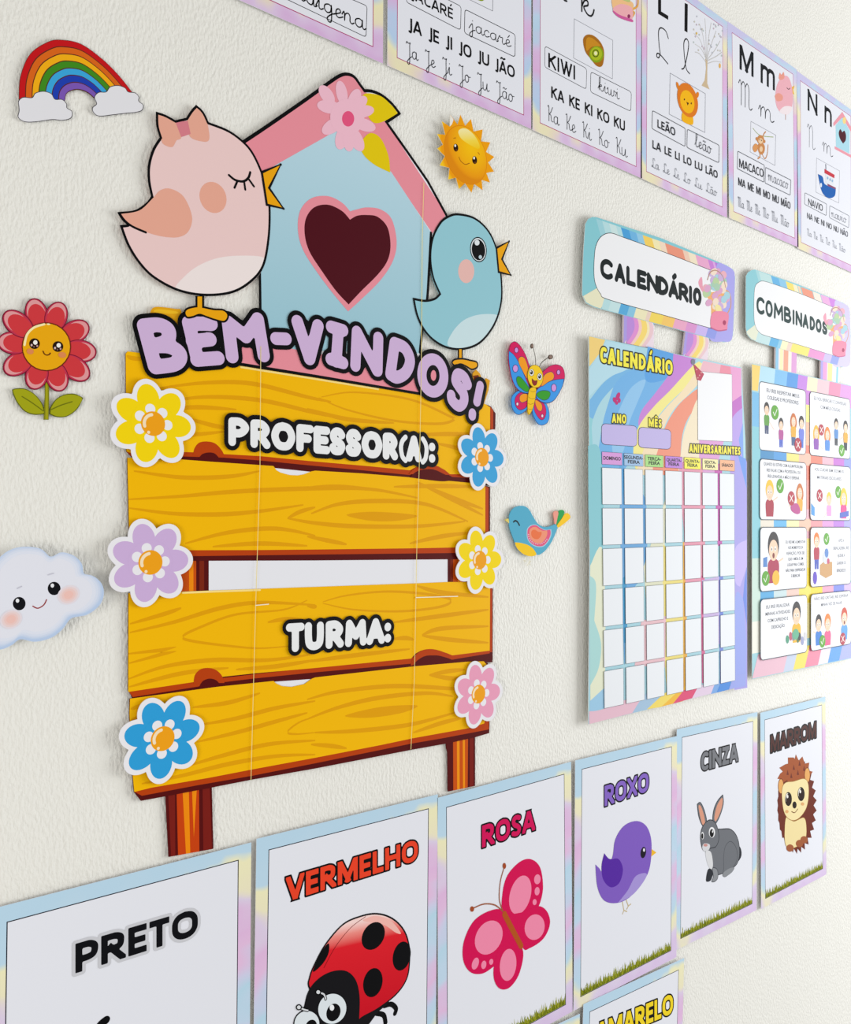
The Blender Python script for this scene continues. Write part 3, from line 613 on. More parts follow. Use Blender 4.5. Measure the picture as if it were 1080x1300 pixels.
w = SG.part('beak', p2, 'orange open beak'); w.inked('#eca60c', [(938, 724), (984, 700), (958, 765), (990, 822), (946, 811)], 8, smooth=False)
w = SG.part('leg', p2, 'orange leg and foot'); fr(380, 390, 4.1538)
w.poly(INK, [(834, 222), (862, 222), (860, 280), (834, 280)]); w.poly('#eca60c', [(842, 222), (855, 222), (855, 285), (842, 285)])
f2 = [(805, 292), (818, 276), (860, 272), (900, 280), (935, 290), (938, 315), (910, 328), (880, 312), (850, 300), (820, 308)]
w.inked('#eca60c', f2, 9)
leg_pink = [q for q in SG.parts if q.name == 'leg'][0]

# welcome lettering
T = SG.part('welcome_title', None, 'lilac bubble lettering with a black outline')
F5, F6 = (160, 380, 4.5), (380, 390, 4.1538)
def S5(*l): return [(list(x), len(x) > 2) for x in l]
E_ring = ellp(704, 360, 58, 86, -4, 24); E_ring = E_ring+E_ring[:1]
title = [
 (F5, 84, 26, L_([(106, 160), (165, 382)])+S_([(104, 152), (185, 146), (236, 168), (246, 205), (225, 245), (150, 268)], [(150, 266), (240, 268), (300, 300), (308, 340), (270, 372), (168, 386)])),
 (F5, 80, 26, L_([(358, 135), (408, 342)], [(362, 138), (486, 140)], [(380, 240), (480, 229)], [(405, 345), (526, 336)])),
 (F5, 78, 26, L_([(583, 132), (606, 326)], [(583, 132), (684, 212)], [(684, 212), (752, 114)], [(752, 114), (786, 320)])),
 (F5, 72, 26, L_([(856, 224), (914, 226)])),
 (F5, 76, 26, L_([(978, 128), (1048, 338)], [(1048, 338), (1096, 152)])),
 (F6, 66, 23, L_([(168, 104), (230, 122)], [(206, 115), (194, 285)], [(166, 274), (230, 294)])),
 (F6, 64, 23, L_([(303, 130), (295, 308)], [(303, 130), (408, 334)], [(416, 162), (412, 334)])),
 (F6, 66, 23, L_([(502, 190), (480, 352)])+S_([(502, 190), (556, 216), (583, 280), (562, 342), (515, 370), (480, 354)])),
 (F6, 60, 23, [(E_ring, True)]),
 (F6, 58, 22, S_([(887, 408), (868, 368), (835, 352), (823, 385), (838, 415), (866, 458), (866, 500), (840, 522), (806, 492), (800, 465)])),
 (F6, 52, 22, L_([(953, 415), (936, 498)], [(912, 560), (911, 572)])),
]
for F, w_, iw, sl in title:
    fr(*F); T.strokes(INK, sl, w_+2*iw, lift=1)
    if sl[0][0] is E_ring: T.ell('#e8909d', 707, 360, 14, 28)
for F, w_, iw, sl in title:
    fr(*F); T.strokes('#cfb3da', sl, w_, lift=1)
# the pink bird's foot stands on the letters
leg = leg_pink; fr(*F5); leg.poly(INK, [(398, -20), (444, -20), (444, 60), (398, 60)]); leg.pen(INK, ft, 22, True); leg.blob('#eca60c', ft); leg.poly('#eca60c', [(408, -16), (434, -16), (434, 70), (408, 70)])
# teacher and class lines
p = SG.part('teacher_label', None, 'white bubble lettering PROFESSOR(A) with a black outline'); fr(280, 520, 3.857)
p.word('PROFESSOR(A):', [(38, 140), (146, 244), (248, 366), (371, 456), (455, 536), (533, 612), (612, 690), (690, 792), (794, 868), (873, 915), (908, 984), (980, 1018), (1020, 1050)], (60, 38, 1000, 132), (60, 178, 1040, 265), 40, '#eceef0', '#111014', 22)
p = SG.part('class_label', None, 'white bubble lettering TURMA with a black outline'); fr(340, 770, 6)
p.word('TURMA:', [(138, 280), (282, 426), (440, 578), (588, 752), (750, 892), (886, 940)], (150, 130, 830, 88), (210, 346, 870, 284), 62, '#eceef0', '#111014', 30)
p = SG.part('sheet_seam'); fr()
for q in ([(331, 440), (330, 590), (327, 690), (324.5, 768), (322, 860), (318.5, 990)], [(538, 232), (536, 300), (534.5, 480), (533, 560), (529, 696), (526, 860), (521.5, 951)]): p.pen('#ecd98c', q, .9, smooth=False)
for q in ([(324.5, 768.5), (341, 767)], [(528, 758.6), (581, 757)]): p.pen('#f3ead0', q, 1.2, smooth=False)
SIGN_D = SG.d
SG.done()

# ------------------------------------------------------------------ flower stickers on the sign
def flower(label, at, R, rot, petal, on_wall_gap):
    fr(); x, z = W(*at, on_wall_gap)
    th = Thing('flower_sticker', label, 'flower sticker', (x, z), on_wall_gap, 'flower stickers on the sign'); r = R*vscale(*at)
    def ring(rc, rr, rt, n=112):
        lp = []
        for k in range(n):
            a = 2*math.pi*k/n; best = .38
            for j in range(7):
                pa = math.radians(rot)+2*math.pi*j/7; d = a-pa
                # farthest point along direction a inside the petal ellipse
                ca, sa = math.cos(d), math.sin(d); A_ = (ca/rr)**2+(sa/rt)**2; B_ = -2*ca*rc/rr**2; C_ = (rc/rr)**2-1
                D = B_*B_-4*A_*C_
                if D >= 0: best = max(best, (-B_+math.sqrt(D))/(2*A_))
            lp.append((x+r*best*math.cos(a), z+r*best*math.sin(a)))
        return lp
    p = th.part('border', None, 'white cut border'); th.d += STEP; lp = ring(.56, .44, .345)
    p.flat('#ecebf0', [lp]); p.flat('#ecebf0', [lp], th.gap); p.wall('#ecebf0', lp, th.gap, th.d)
    for j in range(7):
        q = th.part('petal'); a = math.radians(rot)+2*math.pi*j/7; th.d += STEP*.5; pts = []
        for k in range(30):
            b = 2*math.pi*k/30; u = .55+.335*math.cos(b); v = .252*math.sin(b)
            pts.append((x+r*(u*math.cos(a)-v*math.sin(a)), z+r*(u*math.sin(a)+v*math.cos(a))))
        q.flat(petal, [pts])
    q = th.part('centre', None, 'orange centre ringed with white')
    def disc(c, u, v, rr, dz=1):
        th.d += STEP*dz; q.flat(c, [[(x+r*(u+rr*math.cos(2*math.pi*k/30)), z+r*(v+rr*math.sin(2*math.pi*k/30))) for k in range(30)]])
    disc(petal, 0, 0, .50)
    for j in range(7):
        a = math.radians(rot)+2*math.pi*j/7; disc('#ecebf0', .33*math.cos(a), .33*math.sin(a), .115, .3)
    disc('#f0a218', 0, 0, .275)
    th.d += STEP; q.line('#f6e3c0', [(x+r*.2*math.cos(b), z+r*.2*math.sin(b)) for b in [math.radians(100+10*k) for k in range(11)]], r*.07)
    th.d += STEP; q.flat('#f6e3c0', [[(x+r*(-.1+.035*math.cos(k)), z+r*(-.2+.035*math.sin(k))) for k in [2*math.pi*i/12 for i in range(12)]]])
    th.done()
FG = SIGN_D+.0006
flower('yellow flower sticker at the upper left edge of the sign', (193.8, 538), 56.5, -1, '#f6d70b', FG)
flower('blue flower sticker on the right edge of the sign beside the PROFESSOR(A) line', (611, 580.5), 43, 0, '#3fa4dc', FG)
flower('lilac flower sticker at the left edge of the sign', (190.5, 714), 56.5, 3, '#cdb0dc', FG)
flower('smaller yellow flower sticker at the right edge of the sign, above the pink flower', (608, 711), 43, 0, '#f6d90b', FG)
flower('blue flower sticker at the lower left of the sign above a post', (206, 937.5), 56.5, 10, '#2f9fdb', FG)
flower('pink flower sticker at the lower right corner of the sign', (606.5, 881), 43, -1, '#eaa0bd', FG)

# ------------------------------------------------------------------ cut-outs on the bare wall
# rainbow
fr(0, 20, 3); th = Thing('rainbow_sticker', 'rainbow cut-out with two white clouds on the bare wall', 'wall sticker', W(98, 105), .0012)
Oc = cr([(72, 318), (78, 230), (115, 145), (185, 98), (240, 92), (310, 108), (390, 165), (455, 230), (510, 300)], False, 6)
Ic = cr([(248, 322), (252, 300), (265, 288), (283, 282), (300, 281), (318, 285), (335, 293), (348, 303), (362, 316)], False, 6)
p = th.part('arch'); p.sheet('#5a2a20', Oc+Ic[::-1])
bands = ['#c4161c', '#d9661a', '#f2ae14', '#3f8a1e', '#3aa6dc', '#1f3fb0', '#7b57b4']
for k, c in enumerate(bands):
    f = lambda t: [(a[0]+(b[0]-a[0])*t, a[1]+(b[1]-a[1])*t) for a, b in zip(Oc, Ic)]
    b = th.part('colour_band', p, ['red', 'orange', 'yellow', 'green', 'light blue', 'dark blue', 'purple'][k]+' band')
    b.poly(c, f(k/7+.008)+f((k+1)/7-.012)[::-1])
c1 = [(72, 345), (71, 325), (88, 311), (122, 312), (135, 295), (165, 288), (195, 297), (209, 318), (236, 319), (253, 335), (255, 351), (274, 365), (270, 389), (238, 398), (200, 395), (150, 402), (110, 405), (85, 400), (69, 385), (73, 362)]
c2 = [(360, 310), (376, 292), (404, 290), (420, 271), (450, 266), (476, 275), (488, 290), (515, 294), (529, 310), (528, 325), (545, 340), (540, 360), (515, 368), (480, 371), (430, 377), (378, 382), (356, 368), (353, 350), (368, 335)]
for c in (c1, c2):
    p = th.part('cloud'); p.sheet('#e4e4e9', c, True); p.pen('#4a464c', c, 2.6, True)
th.done()

# sun
fr(545, 140, 10.8); th = Thing('sun_sticker', 'smiling yellow sun cut-out on the wall right of the birdhouse', 'wall sticker', W(592, 196), .005)
p = th.part('rays')
ray = [(425, 60), (490, 212), (570, 120), (605, 290), (730, 262), (708, 425), (835, 440), (775, 570), (890, 640), (805, 715), (885, 840), (780, 860), (830, 990), (715, 955), (730, 1095), (612, 1010), (578, 1130), (485, 1000), (405, 1080), (362, 925), (258, 950), (275, 790), (140, 755), (212, 630), (108, 525), (185, 470), (105, 325), (215, 335), (170, 150), (280, 225), (285, 60), (385, 195)]
cX, cZ = W(545+500/10.8, 140+615/10.8); rr = 382/10.8*vscale(592, 196)
RAY = grad('sun_rays', [(0, '#f0a006'), (.9, '#ef9d08'), (1.12/1.6, '#f0a106'), (1.0, '#f6c81e')], (cX-th.x, cZ-th.z), (cX-th.x+rr*1.45, cZ-th.z), True)
p.sheet(RAY, ray, edge='#e8e2d0')
p.poly('#eceae2', [(280, 222), (285, 62), (330, 130), (310, 190)])
p = th.part('face')
p.circ('#dd8607', 500, 615, 390)
FACE = grad('sun_face', [(0, '#f8c406'), (.55, '#f3b106'), (.9, '#ec9a07'), (1, '#e08a07')], (cX-th.x+rr*.1, cZ-th.z+rr*.25), (cX-th.x+rr*1.25, cZ-th.z+rr*.25), True)
p.circ(FACE, 500, 615, 380)
GL = grad('sun_gloss', [(0, '#f5e9a4'), (.55, '#f4d84a'), (1, '#f4c60c')], (W(594, 167)[0]-th.x, W(594, 167)[1]-th.z), (W(600, 192)[0]-th.x, W(600, 192)[1]-th.z))
p.blob(GL, [(395, 300), (430, 255), (500, 252), (580, 305), (650, 395), (690, 490), (670, 530), (600, 500), (500, 440), (430, 380)])
for n_, (x, y) in enumerate(((362, 513), (620, 683))):
    e = th.part('eye', p, 'dark eye'); e.ell('#2a1405', x, y, 33, 54, -6); e.ell('#6b3c10', x+8, y+35, 14, 14); e.ell('#f4efe6', x-8, y-28, 13, 19)
e = th.part('mouth', p); e.pen('#9a5a08', [(405, 640), (430, 695), (490, 742), (548, 725)], 9)
for q in ([(335, 385), (360, 378)], [(668, 580), (686, 605)]): e.pen('#c07a08', q, 12)
th.done()

# red flower
F = (0, 370, 7.646)
fr(*F); th = Thing('flower_sticker', 'smiling red flower cut-out with green leaves at the left edge of the photo', 'wall sticker', W(58, 450), .0012)
p = th.part('stem'); st = [(438, 840), (472, 840), (478, 1000), (472, 1245), (424, 1245), (436, 1000)]
p.sheet('#7f7f16', st); p.poly('#a3a018', [(444, 860), (462, 860), (466, 1240), (440, 1240)]); 
for lf, vein, lab in (([(118, 952, 1), (165, 940), (245, 945), (330, 992), (400, 1072), (430, 1150), (432, 1190, 1), (330, 1196), (240, 1162), (170, 1082), (132, 1005)], [(215, 1020), (310, 1080), (420, 1160)], 'left leaf'),
                 ([(482, 1180, 1), (488, 1130), (540, 1050), (620, 1002), (720, 993), (808, 1032, 1), (772, 1110), (720, 1170), (640, 1216), (550, 1218), (482, 1190, 1)], [(490, 1150), (590, 1105), (700, 1070)], 'right leaf')):
    p = th.part('leaf'); p.sheet('#5f6410', lf, True); p.blob('#a2a416', inset([(x[0], x[1]) for x in lf], .93)); p.pen('#6d7210', vein, 11)
for k, (tx, ty) in enumerate([(310, 68), (592, 102), (862, 320), (938, 600), (862, 845), (602, 968), (312, 950), (40, 780), (-25, 480), (40, 205)]):
    p = th.part('petal'); dx, dy = tx-450, ty-537; L = math.hypot(dx, dy); ux, uy = dx/L, dy/L; ang = math.degrees(math.atan2(dy, dx))
    hl = .33*L; cx_, cy_ = tx-ux*hl*1.0, ty-uy*hl*1.0
    p.sheet('#7a1830', ellp(cx_, cy_, hl*1.0, 112, ang))
    p.ell('#bf3350', cx_, cy_, hl*.94, 104, ang); p.ell('#de9a9c', cx_+ux*hl*.1, cy_+uy*hl*.1, hl*.80, 88, ang); p.ell('#cf3a40', cx_-ux*hl*.16, cy_-uy*hl*.16, hl*.80, 88, ang)
p = th.part('face', None, 'golden smiling face'); th.d = th.d
p.sheet('#6e2a12', ellp(450, 537, 240, 237)); p.ell('#eaa90f', 450, 537, 229, 226); p.pen('#f7e9b0', [(238, 520), (262, 420), (330, 350), (430, 318)], 20); p.ell('#f7e9b0', 470, 318, 18, 8, 5)
for x, y in ((335, 507), (562, 535)):
    e = th.part('eye', p, 'dark sparkling eye'); e.ell('#241006', x, y, 52, 52); e.ell('#f4f1ea', x+8, y-12, 21, 22); e.ell('#d8b9b9', x-28, y+14, 10, 12); e.ell('#c79a9a', x+26, y+22, 9, 10); e.ell('#7a5a50', x-5, y+30, 8, 9)
e = th.part('mouth', p); e.pen('#5a2208', [(418, 580), (432, 607), (455, 618), (478, 612), (488, 598)], 10)
e = th.part('cheek', p, 'rosy cheek'); e.ell('#dd8a54', 293, 582, 34, 28, 10)
e = th.part('cheek', p, 'rosy cheek'); e.ell('#dd8a54', 604, 616, 38, 28, 10)
th.done()

# cloud
fr(0, 640, 2.7083); th = Thing('cloud_sticker', 'smiling pale blue cloud cut-out at the left edge of the photo', 'wall sticker', W(40, 765), .008)
cl = [(-40, 300), (-30, 220), (5, 178), (40, 156), (85, 147), (140, 154), (176, 182), (215, 167), (255, 178), (281, 205), (290, 240), (325, 250), (350, 275), (357, 310), (342, 348), (300, 380), (245, 393), (215, 430), (175, 460), (120, 473), (70, 465), (40, 485), (0, 500), (-50, 490), (-90, 430), (-85, 350)]
p = th.part('cloud'); p.sheet('#b9cdea', cl, True, edge='#dfe3ec')
for k, c in ((.975, '#c4d4ec'), (.95, '#cfdaee'), (.92, '#d8e0f0'), (.88, '#dfe4f1'), (.82, '#e4e6f0')): p.blob(c, inset(cl, k, -2, -6+6*(k-.8)))
for x, y in ((66, 342), (186, 290)):
    e = th.part('eye', None, 'black eye'); e.ell('#121318', x, y, 22, 23); e.ell('#eef0f4', x-6, y-10, 6, 7)
e = th.part('mouth'); e.pen('#9a3a3c', [(113, 351), (130, 358), (150, 347), (160, 329)], 4)
for x, y, r in ((236, 312, 1), (38, 396, 1)):
    e = th.part('cheek', None, 'soft peach cheek')
    for k, c in ((1, '#e6dde4'), (.82, '#ead4d4'), (.62, '#edcbc6'), (.42, '#efc3ba')): e.ell(c, x, y, 40*k, 32*k, -25)
for q in ([(60, 290), (74, 283)], [(166, 243), (184, 238)]): e.pen('#c9c9d6', q, 4)
th.done()

# butterfly
F = (640, 430, 10.8333); fr(*F)
th = Thing('butterfly_sticker', 'pink and blue smiling butterfly cut-out on the wall right of the welcome sign', 'wall sticker', W(680, 490), .004)
DK = '#2a2a66'
def wing(lab, base, col, shapes):
    p = th.part('wing', None, lab); p.sheet(col, base, True); p.pen('#35204a', base, 6, True)
    for s_ in shapes:
        if s_[0] == 'e':
            p.ell(DK, s_[2], s_[3], s_[4]+7, s_[5]+7); p.ell(*s_[1:])
        else: p.inked(s_[1], s_[2], 7, DK)
wing('left lower wing', [(200, 715), (140, 750), (105, 800), (98, 870), (110, 950), (150, 1020), (200, 1045), (270, 1010), (320, 950), (335, 760), (270, 735)], '#3596e6',
     [('b', '#d30d5c', [(235, 738), (175, 775), (145, 840), (155, 920), (200, 975), (260, 970), (315, 915), (325, 770)]), ('b', '#f29a0c', [(322, 768), (260, 755), (215, 790), (213, 850), (250, 878), (322, 840)]), ('e', '#f0dbe6', 180, 898, 13, 20)])
wing('right lower wing', [(430, 805), (540, 870), (580, 900), (612, 985), (618, 1080), (592, 1155), (520, 1190), (460, 1165), (410, 1080), (385, 1000), (395, 930)], '#3596e6',
     [('b', '#d30d5c', [(435, 830), (530, 880), (565, 940), (575, 1020), (550, 1095), (505, 1115), (450, 1060), (410, 960)]), ('b', '#f29a0c', [(430, 840), (500, 880), (522, 930), (515, 985), (485, 996), (450, 960), (425, 890)]), ('e', '#f0dbe6', 523, 1062, 13, 20)])
wing('left upper wing', [(350, 400), (330, 330), (300, 240), (255, 150), (200, 75), (145, 40), (97, 62), (75, 120), (64, 180), (60, 270), (75, 400), (100, 530), (150, 645), (210, 720), (270, 747), (335, 748), (350, 690), (330, 600), (318, 500)], '#d30d5c',
     [('b', '#3596e6', [(64, 168, 1), (130, 220), (190, 310), (240, 420), (290, 540), (345, 680), (332, 743), (270, 743), (205, 712), (145, 640), (98, 520), (73, 380), (61, 262)]), ('b', '#f29a0c', [(195, 300), (205, 260), (245, 246), (285, 275), (315, 350), (330, 430), (318, 545), (285, 510), (245, 430), (205, 350)]),
      ('b', '#2f9a1e', [(165, 560), (185, 520), (225, 530), (280, 590), (330, 660), (345, 700), (310, 732), (250, 700), (190, 640)]), ('e', '#cf95dc', 167, 157, 22, 33), ('e', '#cf95dc', 153, 410, 33, 48)])
wing('right upper wing', [(520, 480), (570, 420), (640, 370), (720, 356), (790, 385), (825, 450), (830, 540), (800, 650), (740, 770), (680, 850), (600, 888), (520, 876), (450, 820), (432, 750), (460, 680), (510, 620)], '#d30d5c',
     [('b', '#3596e6', [(440, 720), (500, 660), (600, 600), (700, 565), (822, 552, 1), (800, 650), (740, 770), (680, 848), (600, 884), (520, 870), (445, 812)]), ('b', '#f29a0c', [(510, 640), (540, 520), (590, 470), (650, 456), (684, 500), (670, 560), (600, 600), (530, 650)]),
      ('b', '#2f9a1e', [(440, 768), (490, 722), (560, 712), (620, 727), (632, 770), (600, 828), (540, 845), (480, 815)]), ('e', '#cf95dc', 745, 462, 20, 30), ('e', '#cf95dc', 682, 675, 32, 50)])
for q, k in (([(430, 360), (425, 250), (398, 125)], (385, 100, 18, 34)), ([(482, 388), (520, 320), (612, 255)], (640, 250, 30, 32))):
    a = th.part('antenna'); th.d += STEP; a.pen('#4a4034', q, 12); a.sheet('#5a4a40', ellp(*k, 0, 20)); a.ell('#8a7468', k[0], k[1], k[2]*.7, k[3]*.7)
p = th.part('body'); bd = [(330, 760), (352, 690), (400, 665), (438, 690), (432, 780), (420, 860), (390, 970), (345, 1045), (325, 1000), (320, 900)]
p.sheet('#f1c40c', bd, True); p.pen('#7a5a10', bd, 6, True)
for q in ([(358, 715), (390, 732), (430, 722)], [(332, 800), (370, 825), (425, 820)], [(325, 885), (360, 902), (408, 885)], [(330, 962), (355, 972), (388, 965)]): p.pen('#a87c0a', q, 6)
p = th.part('head'); p.sheet('#8a6a10', ellp(427, 517, 110, 160, -6)); p.ell('#f4cb0c', 427, 517, 104, 154, -6)
for x, y in ((375, 465), (487, 522)): 
    e = th.part('eye', p, 'wide eye'); e.ell('#3a2f14', x, y, 36, 50); e.ell('#ecebe6', x, y, 31, 45); e.ell('#16161c', x-2, y-2, 20, 29); e.ell('#f2f2f2', x-9, y-14, 7, 10)
e = th.part('mouth', p); e.inked('#8e2018', [(382, 548, 1), (415, 578), (455, 575, 1), (442, 628), (410, 642), (386, 605)], 6, '#5a1a10')
th.done()

# blue bird sticker
fr(635, 630, 10.8); th = Thing('bird_sticker', 'small blue paper bird with colourful tail stuck to the wall below the butterfly', 'wall sticker', W(680, 675), .003)
for c, q in (('#eb9a88', [(726, 235), (745, 205), (785, 205), (796, 250), (778, 370), (746, 378), (735, 300)]), ('#17a04c', [(796, 240), (808, 196), (850, 187), (877, 213), (860, 270), (778, 388), (768, 375)]), ('#f8c80a', [(778, 402), (840, 310), (885, 242), (930, 234), (960, 280), (930, 330), (800, 428)])):
    p = th.part('tail_feather'); p.sheet(c, q, True)
p = th.part('beak'); p.sheet('#e0cd6c', [(62, 322), (112, 303), (125, 375), (98, 352)])
p = th.part('body'); bd = [(120, 330), (130, 240), (180, 165), (260, 132), (340, 140), (400, 190), (450, 280), (510, 370), (580, 415), (650, 420), (720, 395), (756, 380, 1), (786, 428, 1), (760, 500), (700, 630), (620, 740), (540, 800), (495, 800), (400, 812), (320, 790), (250, 735), (200, 630), (150, 500), (125, 420)]
p.sheet('#52abc9', bd, True)
q = th.part('belly', p, 'yellow belly'); q.blob('#f6c90a', [(200, 632, 1), (280, 640), (380, 670), (450, 720), (496, 790, 1), (470, 816), (400, 822), (320, 795), (250, 740), (212, 680)])
q = th.part('wing', p, 'pink and orange wing'); wg = [(360, 510), (370, 440), (420, 395), (490, 390), (550, 430), (620, 460), (698, 452, 1), (700, 530), (660, 620), (590, 690), (500, 695), (420, 655), (372, 590)]
q.blob('#a5cbe0', wg); q.blob('#e0587f', inset(wg, .93)); q.blob('#ee9474', inset(wg, .72, -8, -6)); q.blob('#ea7340', inset(wg, .42, -30, -10))
for k in range(13):
    t = k/12; a = math.radians(180-150*t); q.ell('#eab9cc', 520+135*math.cos(a), 525+130*math.sin(a), 8, 9, lift=.3, n=10)
q = th.part('eye', p, 'black closed eye'); q.pen('#131a20', [(182, 352), (205, 336), (235, 352), (262, 398)], 21)
q = th.part('leg'); 
for s_ in ([(370, 830), (345, 890), (320, 880)], [(345, 890), (330, 905)], [(400, 830), (395, 900), (370, 950)], [(395, 900), (412, 945)], [(395, 900), (420, 890)]): q.pen('#d9d2b4', s_, 9, smooth=False)
th.done()

# ------------------------------------------------------------------ sheets of card
def rquad(q, r, n=5):
    """rounded corners on a four-sided outline; r is a length in the same units"""
    out = []
    for k in range(4):
        p, a, b = q[k], q[k-1], q[(k+1) % 4]
        la = math.hypot(a[0]-p[0], a[1]-p[1]); lb = math.hypot(b[0]-p[0], b[1]-p[1]); ra, rb = min(.5, r/la), min(.5, r/lb)
        s_ = (p[0]+(a[0]-p[0])*ra, p[1]+(a[1]-p[1])*ra); e_ = (p[0]+(b[0]-p[0])*rb, p[1]+(b[1]-p[1])*rb)
        for t in range(n+1):
            t /= n; out.append(((1-t)**2*s_[0]+2*t*(1-t)*p[0]+t*t*e_[0], (1-t)**2*s_[1]+2*t*(1-t)*p[1]+t*t*e_[1]))
    return out
def quadfr(q, off):
    """0..1 across and down a sheet whose corners are q (TL, TR, BR, BL)"""
    global MAP
    A = [W(*p, off) for p in q]
    def f(x, y, o):
        t = [(A[0][k]*(1-x)+A[1][k]*x)*(1-y)+(A[3][k]*(1-x)+A[2][k]*x)*y for k in (0, 1)]
        return tuple(t)
    MAP = (f, lambda x, y: .001)
def frame_from(a, b, gap, anchor):
    """sheet axes from two photographed corners on its top or bottom edge"""
    A = W(*a, gap); Bv = W(*b, gap); L = math.hypot(Bv[0]-A[0], Bv[1]-A[1])
    ex = ((Bv[0]-A[0])/L, (Bv[1]-A[1])/L); ey = (ex[1], -ex[0])
    if anchor == 'bottom': A = (A[0]-ey[0]*.297, A[1]-ey[1]*.297)
    return A, ex, ey
PASTEL = [(0, '#b9d7ea'), (.07, '#bcd8ea'), (.10, '#eeeac0'), (.17, '#ece6c4'), (.21, '#dccfe6'), (.28, '#e0b9df'), (.36, '#e3bee0'), (.42, '#cfd0ea'), (.48, '#b8d8ea'), (.56, '#c2d8ec'), (.61, '#d9c6e4'), (.68, '#e2bde0'), (.74, '#c3d4ec'), (.80, '#bcd9ea'), (.86, '#ece8c0'), (.91, '#dcd0e8'), (1, '#d9c4e6')]
PASTEL_A = [(0, '#c9c6e8'), (.05, '#bcd6ea'), (.11, '#d3cbe8'), (.18, '#efe9bf'), (.25, '#e6dcc8'), (.30, '#dfb6dc'), (.40, '#ddb9e0'), (.47, '#bdd6ec'), (.53, '#b7d5ea'), (.60, '#d8bfe2'), (.68, '#dcb2dc'), (.75, '#c0cdea'), (.80, '#b6d0ec'), (.85, '#ece8bb'), (.90, '#e8dcc4'), (.94, '#dcc6e4'), (1, '#d8b4dd')]
BORDER = {}
def border_mat(kind):
    if kind not in BORDER:
        BORDER[kind] = grad('pastel_'+kind, PASTEL if kind == 'colour' else PASTEL_A, (0, .1485), (0.045, -.1485), False, .11, 30)
    return BORDER[kind]
PANEL = '#e6e8f0'
def card(name, label, group, kind, A, ex, ey, gap, line, lw):
    c = (A[0]+ex[0]*.105+ey[0]*.1485, A[1]+ex[1]*.105+ey[1]*.1485)
    th = Thing(name, label, 'wall card', c, gap, group, thick=.0005)
    fsheet(A, ex, ey)
    p = th.part('pastel_border'); p.sheet(border_mat(kind), [(0, 0), (210, 0), (210, 297), (0, 297)], edge='#e8e8ee')
    q = th.part('panel', None, 'white panel with a thin outline'); b = [(12.5, 12.5), (197.5, 12.5), (197.5, 284.5), (12.5, 284.5)]
    q.poly(PANEL, b); q.pen(line, b, lw, True, smooth=False)
    return th
def grass(th, A, ex, ey, seed):
    rnd = random.Random(seed); fsheet(A, ex, ey); p = th.part('grass')
    p.poly('#86901c', [(13, 279), (197, 279), (197, 284), (13, 284)])
    for c, n, h0, h1 in (('#a9ab36', 60, 7, 15), ('#7d8714', 70, 6, 14), ('#95981f', 70, 4, 12), ('#666e0c', 60, 3, 9)):
        th.d += STEP
        for k in range(n):
            x = 14+182*(k+rnd.random())/n; h = rnd.uniform(h0, h1); dx = rnd.uniform(-4, 4); w_ = rnd.uniform(1.0, 1.9); th.d += 2e-7
            p.flat(c, [p.tr([(max(13, x-w_), 283.5), (min(197, x+w_), 283.5), (min(197, max(13, x+dx)), 283.5-h)])])
def colour_title(th, F, t, p0, p1, p2, c, ink=INK, w=.225, iw=.075):
    fr(*F); p = th.part('title', None, t+' in bold capitals'); p.sans(t, p0, p1, p2, c, w, ink, iw, .10)

CG = 'colour name cards in the lower row'; AG = 'alphabet cards along the top'
def colour_card(label, a, b, seed, anchor='top', gap=.0035):
    A, ex, ey = frame_from(a, b, gap+.0005, anchor)
    th = card('colour_card', label, CG, 'colour', A, ex, ey, gap, '#1b1d2c', .8)
    grass(th, A, ex, ey, seed)
    return th, A, ex, ey
FM, FN, FO, FQ = (0, 1040, 3.2727), (310, 1000, 4.1538), (540, 940, 3.1765), (840, 880, 3.825)

# black card
th, *_ = colour_card('white PRETO colour card at the lower left with a pastel border', (-14.5, 1155), (317, 1070), 1)
colour_title(th, FM, 'PRETO', (313, 641), (822, 480), (313, 518), '#0c0d12', '#cbccd2', .23, .11)
p = th.part('illustration', None, 'black curved tail'); fr(*FM)
p.pen(INK, [(440, 835), (412, 862), (380, 930), (390, 1010)], 34); th.done()

# red card
th, *_ = colour_card('VERMELHO colour card with a red ladybird', (325.5, 1065), (553, 1009), 2)
colour_title(th, FN, 'VERMELHO', (222, 602), (915, 383), (222, 474), '#ea4326')
p = th.part('ladybird'); fr(*FN)
leg = [[(740, 1150), (775, 1142), (800, 1165), (795, 1190)], [(700, 1190), (735, 1200), (745, 1240)], [(300, 1330), (260, 1370), (240, 1420)], [(560, 1400), (600, 1440), (640, 1450)]]
for q in leg: p.pen(INK, q, 26)
sh = [(345, 1060), (345, 1000), (372, 930), (430, 825), (520, 722), (615, 678), (700, 665), (780, 690), (840, 750), (868, 830), (871, 920), (855, 1010), (800, 1090), (705, 1165), (620, 1212), (560, 1260), (430, 1200)]
p.blob('#141216', [(340, 1070), (400, 1000), (470, 985), (600, 1100), (760, 1120), (700, 1190), (620, 1290), (480, 1400), (330, 1380), (300, 1250), (318, 1140)])
SHELL = grad('ladybird_red', [(0, '#f7d7d2'), (.10, '#ef8f86'), (.22, '#dd1f2b'), (1, '#c90d22')], (W(480, 1162)[0]-th.x, W(480, 1162)[1]-th.z), (W(468, 1290)[0]-th.x, W(468, 1290)[1]-th.z))
p.inked(SHELL, sh, 9)
p.blob('#f3b9b0', [(625, 700), (690, 676), (770, 700), (825, 765), (800, 765), (740, 725), (680, 712)])
for q in ((680, 782, 56, 78, 28), (830, 888, 46, 78, 12), (678, 1028, 50, 78, 12)): p.ell(INK, *q)
p.blob(INK, [(446, 822), (445, 870), (420, 920), (380, 962), (362, 965), (395, 890), (425, 840)])
